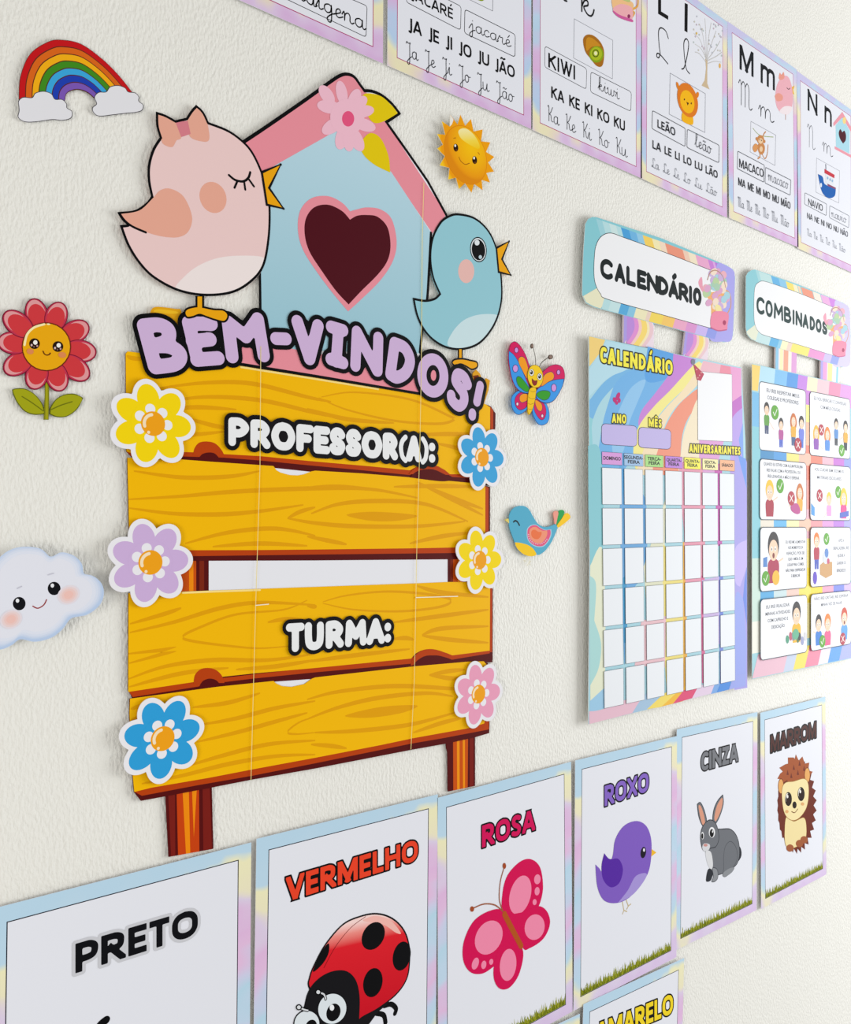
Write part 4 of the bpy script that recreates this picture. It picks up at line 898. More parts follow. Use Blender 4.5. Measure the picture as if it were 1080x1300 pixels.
p.pen('#7d0a14', [(640, 680), (560, 740), (480, 840), (420, 950)], 3)
p.blob('#131216', [(325, 1130), (345, 1060), (400, 1000), (470, 967), (540, 968), (588, 1015), (608, 1100), (606, 1215), (600, 1300), (500, 1380), (340, 1360), (315, 1250)])
e = th.part('eye', p, 'round white eye'); e.inked('#dfe7ec', ellp(464, 1166, 76, 84, 20, 20), 7); e.ell(INK, 470, 1185, 36, 48, 20); e.ell('#eef1f4', 462, 1160, 12, 16)
e = th.part('eye', p, 'round white eye'); e.inked('#dfe7ec', ellp(330, 1245, 68, 72, 20, 20), 7); e.ell(INK, 352, 1262, 30, 40, 20)
for q, k in (([(430, 1115), (420, 1090), (395, 1080)], (390, 1078)), ([(335, 1175), (315, 1170), (290, 1158)], (288, 1158))):
    e = th.part('antenna', p, 'grey knobbed antenna'); e.pen(INK, q, 16); e.pen('#d7dade', q, 8); e.ell(INK, *k, 16, 16); e.ell('#d7dade', *k, 10, 10)
th.done()

# pink card
th, *_ = colour_card('ROSA colour card with a pink butterfly', (555, 1013), (723, 967.5), 3)
colour_title(th, FO, 'ROSA', (228, 433), (441, 361), (228, 344), '#d20e58')
p = th.part('butterfly'); fr(*FO); MG = '#d40b52'; p.ell(MG, 352, 770, 40, 60, 0)
for w_, sp in (([(315, 695), (310, 620), (330, 545), (380, 490), (425, 479), (462, 512), (474, 590), (462, 655), (440, 690), (390, 740)], [(382, 623, 42, 80, 14), (451, 560, 13, 20, 5), (450, 608, 10, 17, 5), (440, 652, 8, 12, 5)]),
               ([(330, 720), (400, 690), (455, 668), (490, 690), (502, 740), (475, 800), (420, 838), (390, 834)], [(440, 753, 40, 52, 10)]),
               ([(315, 692), (262, 686), (195, 728), (155, 810), (152, 885), (178, 932), (220, 942), (262, 922), (330, 860), (370, 800)], [(255, 795, 52, 72, 25), (201, 900, 13, 25, 18), (235, 905, 10, 17, 10), (265, 893, 8, 12, 10)]),
               ([(320, 800), (282, 880), (275, 955), (298, 1000), (340, 996), (380, 935), (391, 840)], [(333, 905, 33, 65, 6)])):
    g = th.part('wing', p); g.blob(MG, w_)
    for q in sp: g.ell('#f08bab', *q, lift=.4)
g = th.part('antenna', p); g.pen('#a05a38', [(312, 690), (298, 640), (302, 570), (318, 510)], 5); g.ell('#a34a26', 318, 506, 7, 12)
g = th.part('antenna', p); g.pen('#a05a38', [(312, 690), (280, 664), (235, 660), (190, 678)], 5); g.ell('#a34a26', 188, 680, 8, 11)
g = th.part('body', p, 'brown body'); g.pen('#b4531c', [(318, 700), (350, 762), (386, 830)], 24)
th.done()

# purple card
th, *_ = colour_card('ROXO colour card with a purple bird', (730, 965.5), (857, 935), 4, gap=.0043)
colour_title(th, FO, 'ROXO', (722, 266), (900, 204), (722, 184), '#8565c4')
p = th.part('bird'); fr(*FO)
for q in ([(793, 645), (800, 685), (795, 700)], [(800, 685), (812, 690)], [(808, 640), (818, 668), (828, 660)], [(818, 668), (812, 680)]): p.pen('#cdb98a', q, 4, smooth=False)
p.poly('#efb92c', [(903, 432), (931, 452), (903, 474)])
p.blob('#7f5cbf', [(752, 475), (765, 400), (800, 345), (850, 325), (890, 345), (910, 400), (909, 480), (895, 540), (860, 590), (820, 635), (770, 656), (720, 645), (693, 590), (685, 500, 1), (700, 515), (716, 528)])
p.blob('#a593d6', [(775, 656, 1), (815, 605), (845, 550), (880, 535), (892, 545), (866, 588), (828, 628)])
g = th.part('wing', p, 'dark purple wing'); g.blob('#5527a0', [(721, 455, 1), (742, 478), (778, 478), (796, 520), (781, 575), (746, 592), (716, 560), (710, 505)])
e = th.part('eye', p, 'black eye'); e.ell('#16121f', 878, 452, 11, 23, 8); e.ell('#e8e6f0', 881, 442, 4, 7)
th.done()

# grey card
th, *_ = colour_card('CINZA colour card with a grey rabbit', (859, 926), (961, 904), 5)
colour_title(th, FQ, 'CINZA', (190, 380), (369, 330), (190, 290), '#77797f')
p = th.part('rabbit'); fr(*FQ); G1, G2, G3 = '#6f7278', '#8b8e93', '#2c2f36'
p.blob(G3, [(362, 740), (382, 752), (386, 790), (366, 822), (345, 820)])
p.blob(G3, [(225, 855), (250, 860), (240, 905), (222, 916), (214, 905)])
body = [(262, 665), (290, 660), (330, 660), (358, 685), (374, 730), (376, 790), (360, 835), (310, 868), (262, 882), (235, 850), (215, 790), (212, 740), (235, 700)]
p.inked(G1, body, 4, G3)
p.inked(G1, [(300, 790), (310, 740), (335, 720), (360, 750), (366, 800), (345, 850), (315, 888), (296, 886), (300, 850)], 3, '#4c4f55'); p.blob(G2, [(300, 870), (330, 850), (352, 848), (340, 870), (312, 890), (297, 888)])
p.blob('#d8d9dc', [(212, 770), (238, 772), (248, 830), (240, 855), (222, 830)])
p.inked(G2, [(246, 850), (268, 856), (272, 895), (258, 914), (242, 914), (250, 890)], 3, '#3a3d44')
g = th.part('ear', p, 'grey ear lined with pink'); g.inked(G1, [(172, 540, 1), (188, 532), (208, 575), (218, 630), (200, 645), (180, 600)], 4, G3); g.blob('#d99a80', [(178, 552), (190, 550), (206, 600), (208, 636), (194, 632)])
g = th.part('ear', p, 'grey ear lined with pink'); g.inked(G1, [(296, 494, 1), (299, 535), (284, 590), (262, 632), (248, 620), (252, 570), (270, 525)], 4, G3); g.blob('#d99a80', [(292, 508), (294, 540), (278, 592), (260, 622), (255, 600), (268, 545)])
g = th.part('head', p); g.inked(G1, [(230, 616), (258, 628), (274, 670), (276, 712), (262, 745), (240, 752), (205, 765), (192, 735), (188, 690), (200, 645)], 4, G3); g.blob('#d3d4d8', [(205, 730), (232, 735), (228, 760), (206, 768), (196, 750)]); g.ell('#c98f88', 212, 738, 10, 7)
g.ell('#e9eaec', 243, 676, 15, 26); g.ell(INK, 242, 680, 10, 20); g.ell('#eceded', 246, 672, 3, 6); g.ell('#e9eaec', 197, 692, 7, 18); g.ell(INK, 196, 694, 5, 14)
th.done()

# brown card
th, *_ = colour_card('MARROM colour card with a hedgehog at the right end of the row', (965, 905), (1043, 885.5), 6)
colour_title(th, FQ, 'MARROM', (528, 288), (749, 214), (528, 207), '#4a2018', INK, .20, .10)
p = th.part('hedgehog'); fr(*FQ)
spk = []; 
for k in range(60):
    a = 2*math.pi*k/60; r_ = 1.0 if k % 2 else .9
    spk.append((650+96*r_*math.cos(a)+(6 if k % 2 else 0), 545+235*r_*math.sin(a)))
p.poly('#6e2c1c', spk)
hr = [(580, 430), (575, 390), (600, 345), (640, 312), (660, 318), (690, 330), (712, 365), (718, 400), (690, 425), (640, 432), (610, 425)]
crown = []
for k in range(len(hr)):
    a_, b_ = hr[k], hr[(k+1) % len(hr)]; m_ = ((a_[0]+b_[0])/2, (a_[1]+b_[1])/2); d_ = (m_[0]-648, m_[1]-385); L_2 = math.hypot(*d_)
    crown += [a_, ((a_[0]+m_[0])/2+d_[0]/L_2*-6, (a_[1]+m_[1])/2+d_[1]/L_2*-6), (m_[0]+d_[0]/L_2*18, m_[1]+d_[1]/L_2*18)]
p.poly('#a3542a', crown)
for x, y in ((610, 385), (640, 360), (668, 340), (660, 385), (690, 365), (628, 400), (700, 395)): p.poly('#6e2c1c', [(x-5, y+12), (x, y-14), (x+6, y+12)], lift=.3)
g = th.part('ear', p, 'tan ear'); g.inked('#e3a860', ellp(578, 452, 13, 36, 0), 4, '#7a3a1c')
g = th.part('ear', p, 'tan ear'); g.inked('#e3a860', ellp(706, 398, 13, 36, 0), 4, '#7a3a1c')
p.inked('#eddba2', [(605, 600), (640, 622), (690, 605), (702, 660), (695, 715), (665, 740), (625, 755), (600, 735), (596, 670)], 3, '#a97a40')
for x, y in ((622, 752), (668, 730), (690, 712)): p.ell('#a05a34', x, y, 18, 18)
g = th.part('face', p, 'cream face'); g.inked('#f0dfa8', [(583, 470), (600, 435), (640, 428), (690, 415), (710, 440), (712, 500), (700, 560), (668, 605), (635, 618), (605, 600), (588, 555)], 3, '#a97a40')
for x, y in ((614, 514), (676, 490)): g.ell(INK, x, y, 17, 34); g.ell('#f0ece0', x-5, y-4, 9, 24); g.ell('#2a1810', x+1, y+2, 13, 27); g.ell('#f4f1ea', x-4, y-12, 4, 8)
g.ell('#1c120c', 644, 543, 10, 17); g.pen('#7a4a24', [(630, 575), (645, 580), (660, 562)], 4); g.ell('#e0aa70', 607, 575, 8, 8); g.ell('#e0aa70', 683, 538, 8, 8)
th.done()

# the row beneath
th, *_ = colour_card('AMARELO colour card below the ROXO card, cut by the photo edge', (740.5, 1275), (866.5, 1217), 7, gap=.0055)
colour_title(th, FO, 'AMARELO', (688, 1232), (998, 1100), (688, 1143), '#f2d524')
th.done()
_, ex_, ey_ = frame_from((740.5, 1275), (866.5, 1217), .006, 'top'); C_ = W(736, 1287, .006); B0 = (C_[0]-.21*ex_[0], C_[1]-.21*ex_[1])
th = card('colour_card', 'pastel card corner left of the AMARELO card at the bottom edge', CG, 'colour', B0, ex_, ey_, .0055, '#1b1d2c', .8)
th.done()

# ------------------------------------------------------------------ alphabet cards
def alpha(label, a, b, anchor='bottom', gap=.0025, shift=0):
    A, ex, ey = frame_from(a, b, gap+.0005, anchor)
    if shift: A = (A[0]+ex[0]*shift, A[1]+ex[1]*shift)
    return card('alphabet_card', label, AG, 'alphabet', A, ex, ey, gap, '#ad2c6c', .85)
def box(th, F, q, name='word_box', r=12, w=2.6, c='#1d2026'):
    fr(*F); p = th.part(name); l = rquad(q, r); p.pen(c, l, w, True, smooth=False); return p
OFFB = .012
# I
F = (320, 0, 6.353)
th = alpha('card reading indígena, leftmost of the alphabet cards along the top', (491.5, 83), (672.5, 163), shift=-.2155)
p = box(th, F, [(255, -240), (927, 48), (918, 300), (250, -20)], 'word_box', 25, 6); p.script(INK, 'indígena', (285, -52), (915, 244), (285, -192), 11); th.done()
# J
F = (485, 0, 5.538)
th = alpha('JACARÉ alphabet card with the syllables JA JE JI JO JU JÃO', (491.5, 83), (672.5, 163))
p = box(th, F, [(172, -150), (555, 45), (551, 212), (170, 15)], r=22, w=5); p.sans('JACARÉ', (203, -8), (498, 137), (203, -86), INK, .17)
p = box(th, F, [(582, 65), (936, 243), (934, 402), (578, 232)], r=22, w=5); p.script(INK, 'jacaré', (615, 207), (908, 336), (615, 112), 6)
p = box(th, F, [(512, -170), (780, -52), (777, 77), (508, -55)], 'picture_box', 1, 3, '#6a6c74'); p.blob('#8a9a1e', [(560, -80), (640, -95), (720, -30), (715, 0), (690, 6), (640, -20)])
p = th.part('syllables'); fr(*F); p.sans('JA  JE  JI  JO  JU  JÃO', (186, 214), (932, 552), (186, 122), INK, .17)
p = th.part('handwriting'); fr(*F); p.script('#2a2c34', 'Ja Je Ji Jo Ju Jão', (172, 393), (928, 724), (172, 288), 5.5); th.done()
# K
F = (670, 0, 5.91)
th = alpha('KIWI alphabet card with a kiwi fruit picture', (676, 165), (810, 224.5))
p = box(th, F, [(128, 345), (441, 515), (437, 670), (126, 503)], r=22, w=4.5); p.sans('KIWI', (153, 503), (356, 600), (153, 394), INK, .17)
p = box(th, F, [(472, 538), (776, 690), (772, 836), (469, 690)], r=22, w=4.5); p.script(INK, 'kiwi', (530, 672), (688, 748), (530, 575), 5.5)
p = box(th, F, [(348, 141), (637, 302), (634, 592), (343, 435)], 'picture_box', 1, 3, '#7b7d86')
g = th.part('kiwi_fruit'); fr(*F); g.blob('#a86a12', [(414, 300), (440, 262), (490, 266), (540, 310), (570, 375), (568, 460), (550, 500), (512, 492), (470, 440), (430, 385)]); g.blob('#c98a1c', [(440, 290), (480, 285), (530, 325), (540, 345), (480, 350), (440, 380)]); g.ell('#86a010', 514, 408, 54, 62); g.ell('#a9bb1a', 512, 404, 44, 50); g.ell('#4f5c10', 508, 400, 25, 30); g.ell('#a9bb1a', 508, 400, 18, 22); g.ell('#e8e6b0', 508, 400, 12, 15)
p = th.part('syllables'); fr(*F); p.sans('KA  KE  KI  KO  KU', (176, 732), (728, 986), (176, 646), INK, .17)
p = th.part('handwriting'); fr(*F); p.script('#2a2c34', 'Ka Ke Ki Ko Ku', (150, 903), (748, 1183), (150, 788), 5)
p = th.part('handwritten_small'); fr(*F)
p.pen(INK, [(440, -60), (418, -95), (406, -60), (405, 0), (405, 84)], 13); p.pen(INK, [(405, 45), (425, 5), (447, 8), (450, 40), (420, 52), (446, 105), (472, 120), (488, 105), (497, 74)], 13); p = th.part('handwritten_capital'); p.pen(INK, [(200, -180), (215, -170), (215, -30)], 13); p.pen(INK, [(290, -170), (220, -100), (250, -70), (270, -5), (292, 8)], 13)
g = th.part('watering_can', None, 'pink watering can'); fr(*F)
g.pen('#e6a848', [(780, 130), (800, 95), (780, 75), (822, 45), (826, -20), (815, -70)], 13); g.blob('#f0c089', [(632, -30), (700, -20), (786, 20), (780, 70), (700, 40), (642, 70)]); g.blob('#eeaeb4', [(640, 60), (700, 30), (780, 60), (778, 150), (700, 130), (650, 92)]); g.blob('#cf5c9c', [(641, 80), (690, 112), (780, 145), (780, 165), (690, 135), (645, 98)]); g.ell('#8c2f5c', 757, 122, 11, 15); g.blob('#b9c47c', [(700, -10), (725, -40), (760, -20), (765, 15), (735, 10)])
th.done()
# L
F = (805, 0, 4.8148)
th = alpha('LEÃO alphabet card with a lion and a bare tree', (813, 226), (922, 276))
p = th.part('capital_letter'); fr(*F); p.poly(INK, [(145, -110), (164, -100), (164, 70), (208, 97), (207, 122), (145, 84)]); p = th.part('small_letter'); p.poly(INK, [(308, 18), (327, 26), (325, 199), (306, 188)])
p = th.part('handwritten_capital'); fr(*F)
p.pen(INK, [(208, 235), (192, 190), (163, 170), (148, 195), (152, 280), (158, 325), (150, 352), (137, 345), (141, 326), (162, 338), (205, 390)], 8); p = th.part('handwritten_small'); p.pen(INK, [(290, 422), (306, 410), (325, 330), (332, 265), (318, 237), (303, 262), (306, 340), (318, 420), (338, 450)], 8)
g = th.part('tree', None, 'pale tree with tiny leaves'); fr(*F)
g.poly('#cdb795', [(411, 523), (430, 490), (438, 420), (434, 360), (448, 360), (446, 430), (446, 510), (460, 547)])
rnd = random.Random(5)
for q in ([(440, 365), (410, 300), (372, 270)], [(440, 365), (405, 250), (365, 205)], [(440, 365), (420, 220), (400, 150)], [(440, 365), (438, 220), (432, 115)], [(442, 365), (455, 230), (470, 140)], [(442, 365), (475, 260), (500, 190)], [(442, 370), (490, 310), (525, 250)], [(444, 390), (490, 375), (530, 380)], [(438, 380), (400, 330), (372, 318)], [(446, 372), (500, 345), (535, 320)]): g.pen('#c9c6c2', q, 4)
for k in range(34):
    x = rnd.uniform(360, 540); y = 170+rnd.uniform(-50, 160)+(x-440)*.35; g.ell(rnd.choice(['#b9bcc6', '#c9c4b8', '#b8c4c0', '#c8b8c4']), x, y, 4, 6, lift=.2, n=8)
g.ell('#e8b45c', 523, 402, 6, 15); g.ell('#dcb85c', 381, 204, 5, 8)
p = box(th, F, [(220, 447), (435, 573), (432, 810), (214, 698)], 'picture_box', 1, 2.6, '#85878f')
g = th.part('lion'); fr(*F); g.blob('#f2b416', [(300, 680), (352, 700), (356, 762), (294, 738)]); g.ell('#e0811c', 266, 525, 8, 25, -15); g.ell('#e0811c', 386, 580, 9, 18, 10); g.ell('#de7a1b', 326, 612, 60, 108, -14); g.ell('#f4b70f', 324, 622, 42, 72, -12)
for x, y in ((306, 608), (348, 632)): g.ell('#5a3210', x, y, 4, 6)
g.poly('#4a2a10', [(318, 622), (334, 630), (326, 645)])
p = box(th, F, [(112, 675), (313, 785), (311, 896), (109, 786)], r=12, w=3.4); p.sans('LEÃO', (143, 779), (251, 833), (143, 729), '#1d2026', .17)
p = box(th, F, [(325, 789), (520, 888), (518, 996), (322, 901)], r=12, w=3.4); p.script('#3a3c44', 'leão', (374, 893), (474, 945), (374, 812), 4)
p = th.part('syllables'); fr(*F); p.sans('LA  LE  LI  LO  LU  LÃO', (113, 906), (510, 1092), (113, 856), '#1d2026', .17)
p = th.part('handwriting'); fr(*F); p.script('#5a5e68', 'La Le Li Lo Lu Lão', (110, 1022), (507, 1202), (110, 963), 3); th.done()
# M
F = (920, 20, 4.48)
th = alpha('MACACO alphabet card with a pink bird in its corner', (925.4, 276.5), (1011, 313))
p = th.part('capital_letter'); fr(*F); p.sans('M', (83, 303), (163, 351), (83, 160), '#14181e', .17); p = th.part('small_letter'); p.sans('m', (203, 379), (284, 428), (203, 268), '#14181e', .21)
p = th.part('handwritten_capital'); fr(*F); p.script('#22262e', 'M', (82, 500), (160, 545), (82, 362), 6); p = th.part('handwritten_small'); p.script('#22262e', 'm', (196, 568), (282, 614), (196, 445), 6)
g = th.part('bird', None, 'pink bird'); fr(*F); g.poly('#e9b13c', [(380, 405), (396, 398), (388, 422), (394, 448), (380, 440)]); g.blob('#ebb0bb', [(286, 460), (298, 390), (328, 345), (360, 348), (380, 400), (386, 480), (374, 545), (345, 562), (315, 548), (294, 515)]); g.blob('#efe2e6', [(310, 545), (340, 515), (382, 520), (370, 552), (345, 563)]); g.blob('#e79c8c', [(306, 355), (312, 325), (322, 335), (334, 320), (338, 352), (320, 365)]); g.blob('#e79c8c', [(284, 455), (305, 440), (328, 455), (325, 480), (296, 485)]); g.pen('#b9703c', [(345, 562), (345, 590)], 5); g.pen('#3a2a34', [(352, 410), (362, 418), (370, 412)], 4)
p = box(th, F, [(148, 600), (289, 679), (285, 852), (144, 775)], 'picture_box', 1, 2.4, '#8f919a')
g = th.part('monkey'); fr(*F); g.pen('#9fae6c', [(160, 640), (200, 680), (275, 690)], 4); g.pen('#c98850', [(212, 700), (222, 672), (232, 660)], 7); g.pen('#c98850', [(205, 770), (226, 812), (240, 790), (246, 735)], 6); g.pen('#c98850', [(196, 770), (200, 800), (188, 812)], 8); g.blob('#c98850', [(188, 735), (208, 720), (226, 740), (224, 775), (206, 790), (190, 770)]); g.ell('#c98850', 203, 705, 20, 26); g.ell('#c98850', 182, 700, 7, 10); g.ell('#c98850', 224, 715, 7, 10); g.ell('#eac8a0', 203, 712, 13, 16); g.ell('#3a2618', 198, 705, 2.2, 4); g.ell('#3a2618', 208, 709, 2.2, 4); g.ell('#eac8a0', 206, 758, 9, 16); g.blob('#d9975c', [(158, 750), (172, 728), (186, 735), (184, 765), (168, 775)])
p = box(th, F, [(74, 770), (225, 850), (222, 947), (71, 869)], r=6, w=3.6, c='#4c5058'); p.sans('MACACO', (82, 861), (220, 921), (82, 812), '#23272e', .14)
p = box(th, F, [(232, 862), (376, 935), (372, 1021), (229, 951)], r=6, w=3.6, c='#5c6068'); p.script('#6a6e78', 'macaco', (248, 936), (362, 988), (248, 868), 3)
p = th.part('syllables'); fr(*F); p.sans('MA  ME  MI  MO  MU  MÃO', (77, 963), (373, 1101), (77, 919), '#2a2e36', .14)
p = th.part('handwriting'); fr(*F); p.script('#7a7e88', 'Ma Me Mi Mo Mu Mão', (76, 1084), (366, 1206), (76, 1028), 2.6); th.done()
# N
F = (1000, 80, 5)
th = alpha('NAVIO alphabet card with a small boat, rightmost along the top', (1012, 315), (1080, 345.5))
p = th.part('capital_letter'); fr(*F); p.sans('N', (125, 299), (187, 338), (125, 161), '#14181e', .17); p = th.part('small_letter'); p.sans('n', (232, 376), (278, 409), (232, 268), '#14181e', .21)
p = th.part('handwritten_capital'); fr(*F); p.script('#4a4e58', 'N', (126, 528), (176, 556), (126, 386), 4.5); p = th.part('handwritten_small'); p.script('#3a3e48', 'm', (222, 558), (287, 602), (222, 440), 4.5)
g = th.part('birdhouse', None, 'small blue birdhouse with a pink roof'); fr(*F); g.poly('#a9d6e4', [(303, 395), (345, 345), (392, 430), (390, 575), (305, 532)]); g.poly('#e79aa8', [(288, 380), (345, 310), (420, 440), (420, 470), (345, 345), (290, 402)]); g.poly('#e79aa8', [(297, 528), (440, 605), (440, 622), (297, 546)]); g.blob('#4d1a26', [(345, 440, 1), (332, 420), (322, 445), (330, 480), (350, 512, 1), (366, 490), (368, 455), (358, 430)]); g.ell('#efd489', 358, 365, 11, 22)
p = box(th, F, [(182, 603), (328, 685), (323, 889), (178, 820)], 'picture_box', 1, 2.4, '#9a9ca5')
g = th.part('boat'); fr(*F); g.poly('#dfe3ea', [(240, 700), (290, 728), (288, 795), (240, 770)]); g.poly('#c53a48', [(232, 672), (296, 710), (294, 732), (232, 698)]); g.pen('#3c4560', [(240, 645), (241, 675)], 8); g.blob('#1c5fae', [(190, 705, 1), (220, 722), (236, 770), (304, 795, 1), (296, 845), (255, 856), (215, 815)]); g.poly('#8c4a68', [(250, 765), (304, 792), (303, 802), (252, 780)]); g.ell('#dbe4f0', 210, 775, 6, 14)
for x, y in ((252, 730), (268, 740), (282, 748)): g.ell('#8fb4d4', x, y, 5, 9)
p = box(th, F, [(108, 823), (246, 895), (244, 969), (106, 896)], r=8, w=3.4, c='#71757e'); p.sans('NAVIO', (130, 901), (221, 942), (130, 858), '#30343c', .14)
p = box(th, F, [(266, 905), (389, 970), (386, 1046), (264, 981)], r=8, w=3.4, c='#8a8e96'); p.script('#80848e', 'navio', (278, 976), (372, 1018), (278, 918), 3)
p = th.part('syllables'); fr(*F); p.sans('NA  NE  NI  NO  NU  NÃO', (123, 986), (381, 1106), (123, 949), '#464a52', .14)
p = th.part('handwriting'); fr(*F); p.script('#8e929c', 'Na Ne Ni No Nu Não', (124, 1094), (366, 1206), (124, 1050), 2.4); th.done()

# ------------------------------------------------------------------ calendar and class rules
def stripes(p, lst):
    for c, q in lst:
        P_ = [W(*e) for e in SHEET]; o_ = []
        for x, y in q:
            X_, Z_ = MAP[0](x, y, 0); m_ = min(abs((b[0]-a[0])*(Z_-a[1])-(b[1]-a[1])*(X_-a[0]))/math.hypot(b[0]-a[0], b[1]-a[1]) for a, b in zip(P_, P_[1:]+P_[:1]))
            o_.append((x, y, 1) if m_ < .012 else (x, y))
        p.poly(c, q, lift=.3) if len(q) < 5 else p.blob(c, o_, lift=.3)
def bouquet(th, F, k, pal):
    """little watering can full of flowers printed over the right end of a header"""
    fr(*F); g = th.part('watering_can', None, 'pink watering can of flowers'); 
    def P(l): return [(k[0]+x*k[2], k[1]+y*k[3]) for x, y in l]
    g.pen('#d9a06a', P([(165, 120), (205, 150), (212, 230), (185, 290)]), 9*k[2])
    g.blob('#e7a0b4', P([(0, 80), (15, 45), (25, 50), (30, 110), (45, 150), (20, 130)]))
    g.blob('#eeb070', P([(40, 150), (80, 210), (90, 330), (150, 330), (160, 240), (190, 200), (180, 130), (100, 140)]))
    rnd = random.Random(3)
    for j in range(44):
        a = rnd.random()*6.28; r_ = rnd.random()**.5; x, y = 118+78*r_*math.cos(a), 130+130*r_*math.sin(a)
        g.ell(rnd.choice(pal), *P([(x, y)])[0], 20*k[2], 26*k[3], rnd.uniform(-40, 40), lift=.3, n=12)
    g.pen('#b98c78', P([(60, 60), (80, 10), (120, 0), (160, 40), (178, 110)]), 7*k[2])
    g.blob('#e98aa6', P([(85, 290), (120, 265), (195, 280), (190, 360), (185, 385), (130, 390), (82, 370)])); g.pen('#c5648c', P([(82, 372), (130, 392), (185, 386)]), 8*k[2]); g.ell('#a83c64', *P([(170, 340)])[0], 11*k[2], 16*k[3])
FLW = ['#d9a6c8', '#e9b0bc', '#efe0a0', '#a9cbb0', '#c9b0d8', '#a8cfdc', '#f0dcc8', '#b7d0a0']

# CALENDÁRIO header
F = (735, 270, 5.1429); fr(*F)
th = Thing('header_sign', 'rainbow striped CALENDÁRIO header sign hanging above the calendar poster', 'sign', W(838, 352), .006, 'header signs', .0008)
for q, lab in (([(293, 640), (490, 690), (486, 890), (290, 850)], 'left connecting strap'), ([(698, 745), (852, 790), (838, 965), (676, 935)], 'right connecting strap')):
    p = th.part('strap'); fr(*F); q_ = W; p.sheet('#e9d9e4', q, back=.004)
    def lp(u, v): return ((q[0][0]*(1-u)+q[1][0]*u)*(1-v)+(q[3][0]*(1-u)+q[2][0]*u)*v, (q[0][1]*(1-u)+q[1][1]*u)*(1-v)+(q[3][1]*(1-u)+q[2][1]*u)*v)
    for c, u0, u1 in (('#a99ae0', 0, .18), ('#b98ad8', .1, .24), ('#dd8fcf', .24, .38), ('#f0c9c0', .38, .48), ('#f3d672', .48, .66), ('#f1e4b8', .66, .74), ('#e8c6cc', .74, .86), ('#7fc0e0', .9, 1.0)):
        f = lambda u, v: min(1, max(0, u+.22*math.sin(3.0*v+.4)*(1 if .1 < u < .95 else 0)-.10*(1 if .1 < u < .95 else 0)))
        p.poly(c, [lp(f(u0, v/8), v/8) for v in range(9)]+[lp(f(u1, v/8), v/8) for v in range(8, -1, -1)], lift=.4)
out = [(85, 28), (115, 30), (540, 168), (965, 345), (1005, 372), (1018, 420), (1012, 620), (1004, 800), (988, 840), (945, 846), (540, 735), (100, 618), (45, 590), (20, 535), (22, 420), (28, 260), (40, 75), (58, 42)]
p = th.part('plate', None, 'rainbow striped plate'); p.sheet('#86c8d2', out, edge='#dfe6e6')
top = lambda x: 28+(x-85)*.352+max(0, x-540)*.03
bot = lambda x: 618+(x-100)*.268
def strip(c, xa, xb, xc, xd, upper):
    if upper: p.poly(c, [(xa, top(xa)+2), (xb, top(xb)+2), (xd, top(xd)+150), (xc, top(xc)+150)], lift=.25)
    else: p.poly(c, [(xa, bot(xa)-170), (xb, bot(xb)-170), (xd, bot(xd)-3), (xc, bot(xc)-3)], lift=.25)
for c, a, b in (('#9ccfd9', 110, 150), ('#b5dbe0', 150, 272), ('#c9e2e2', 195, 240), ('#4a9fd8', 272, 325), ('#6fb4e0', 325, 372), ('#93c8e4', 372, 414), ('#f2cf62', 414, 475), ('#f0e6b4', 475, 520), ('#efd8c0', 520, 560), ('#e8947a', 560, 675), ('#eccab4', 675, 710), ('#efe2c6', 710, 758), ('#e6a8cc', 758, 840), ('#c982d2', 840, 870), ('#dba6e2', 870, 885), ('#b47ad6', 885, 912),): strip(c, a, b, a+45, b+45, True)
p.blob('#aaa6ea', [(905, 330), (965, 348), (1003, 374), (1016, 420), (1010, 620), (1002, 798), (985, 838), (945, 842), (850, 818), (870, 600), (890, 420)])
p.poly('#e6e4c4', [(26, 545), (120, 490), (185, 560), (140, 626), (97, 612), (47, 586)], lift=.25)
for c, a, b in (('#b4dade', 190, 235), ('#c2e0e2', 235, 300), ('#55a8d8', 300, 355), ('#86c2de', 355, 400), ('#eae4bc', 400, 475), ('#e6cfc0', 475, 500), ('#efd45c', 500, 580), ('#f0c566', 580, 655), ('#e6a6c4', 655, 735), ('#d894cc', 735, 800), ('#c7b4ec', 800, 870), ('#8f9ae4', 870, 930)): strip(c, a, b, a-45, b-45, False)
p = th.part('panel', None, 'white rounded panel'); pn = [(205, 133), (300, 165), (540, 252), (890, 388, 1), (900, 500), (895, 640), (885, 762, 1), (540, 666), (190, 567), (140, 530), (108, 470), (97, 400), (99, 300), (110, 215), (145, 155)]
p.blob('#eff0f3', pn); p.pen('#15181e', pn, 4, True)
p = th.part('title', None, 'CALENDÁRIO in round dark capitals'); p.word('CALENDÁRIO', [(138, 222), (232, 302), (308, 370), (378, 440), (442, 518), (515, 583), (583, 650), (650, 714), (712, 742), (743, 799)], (150, 294, 770, 490), (180, 434, 770, 606), 34, '#0f1a1c')
bouquet(th, F, (778, 378, 1.0, 1.0), FLW); th.done()

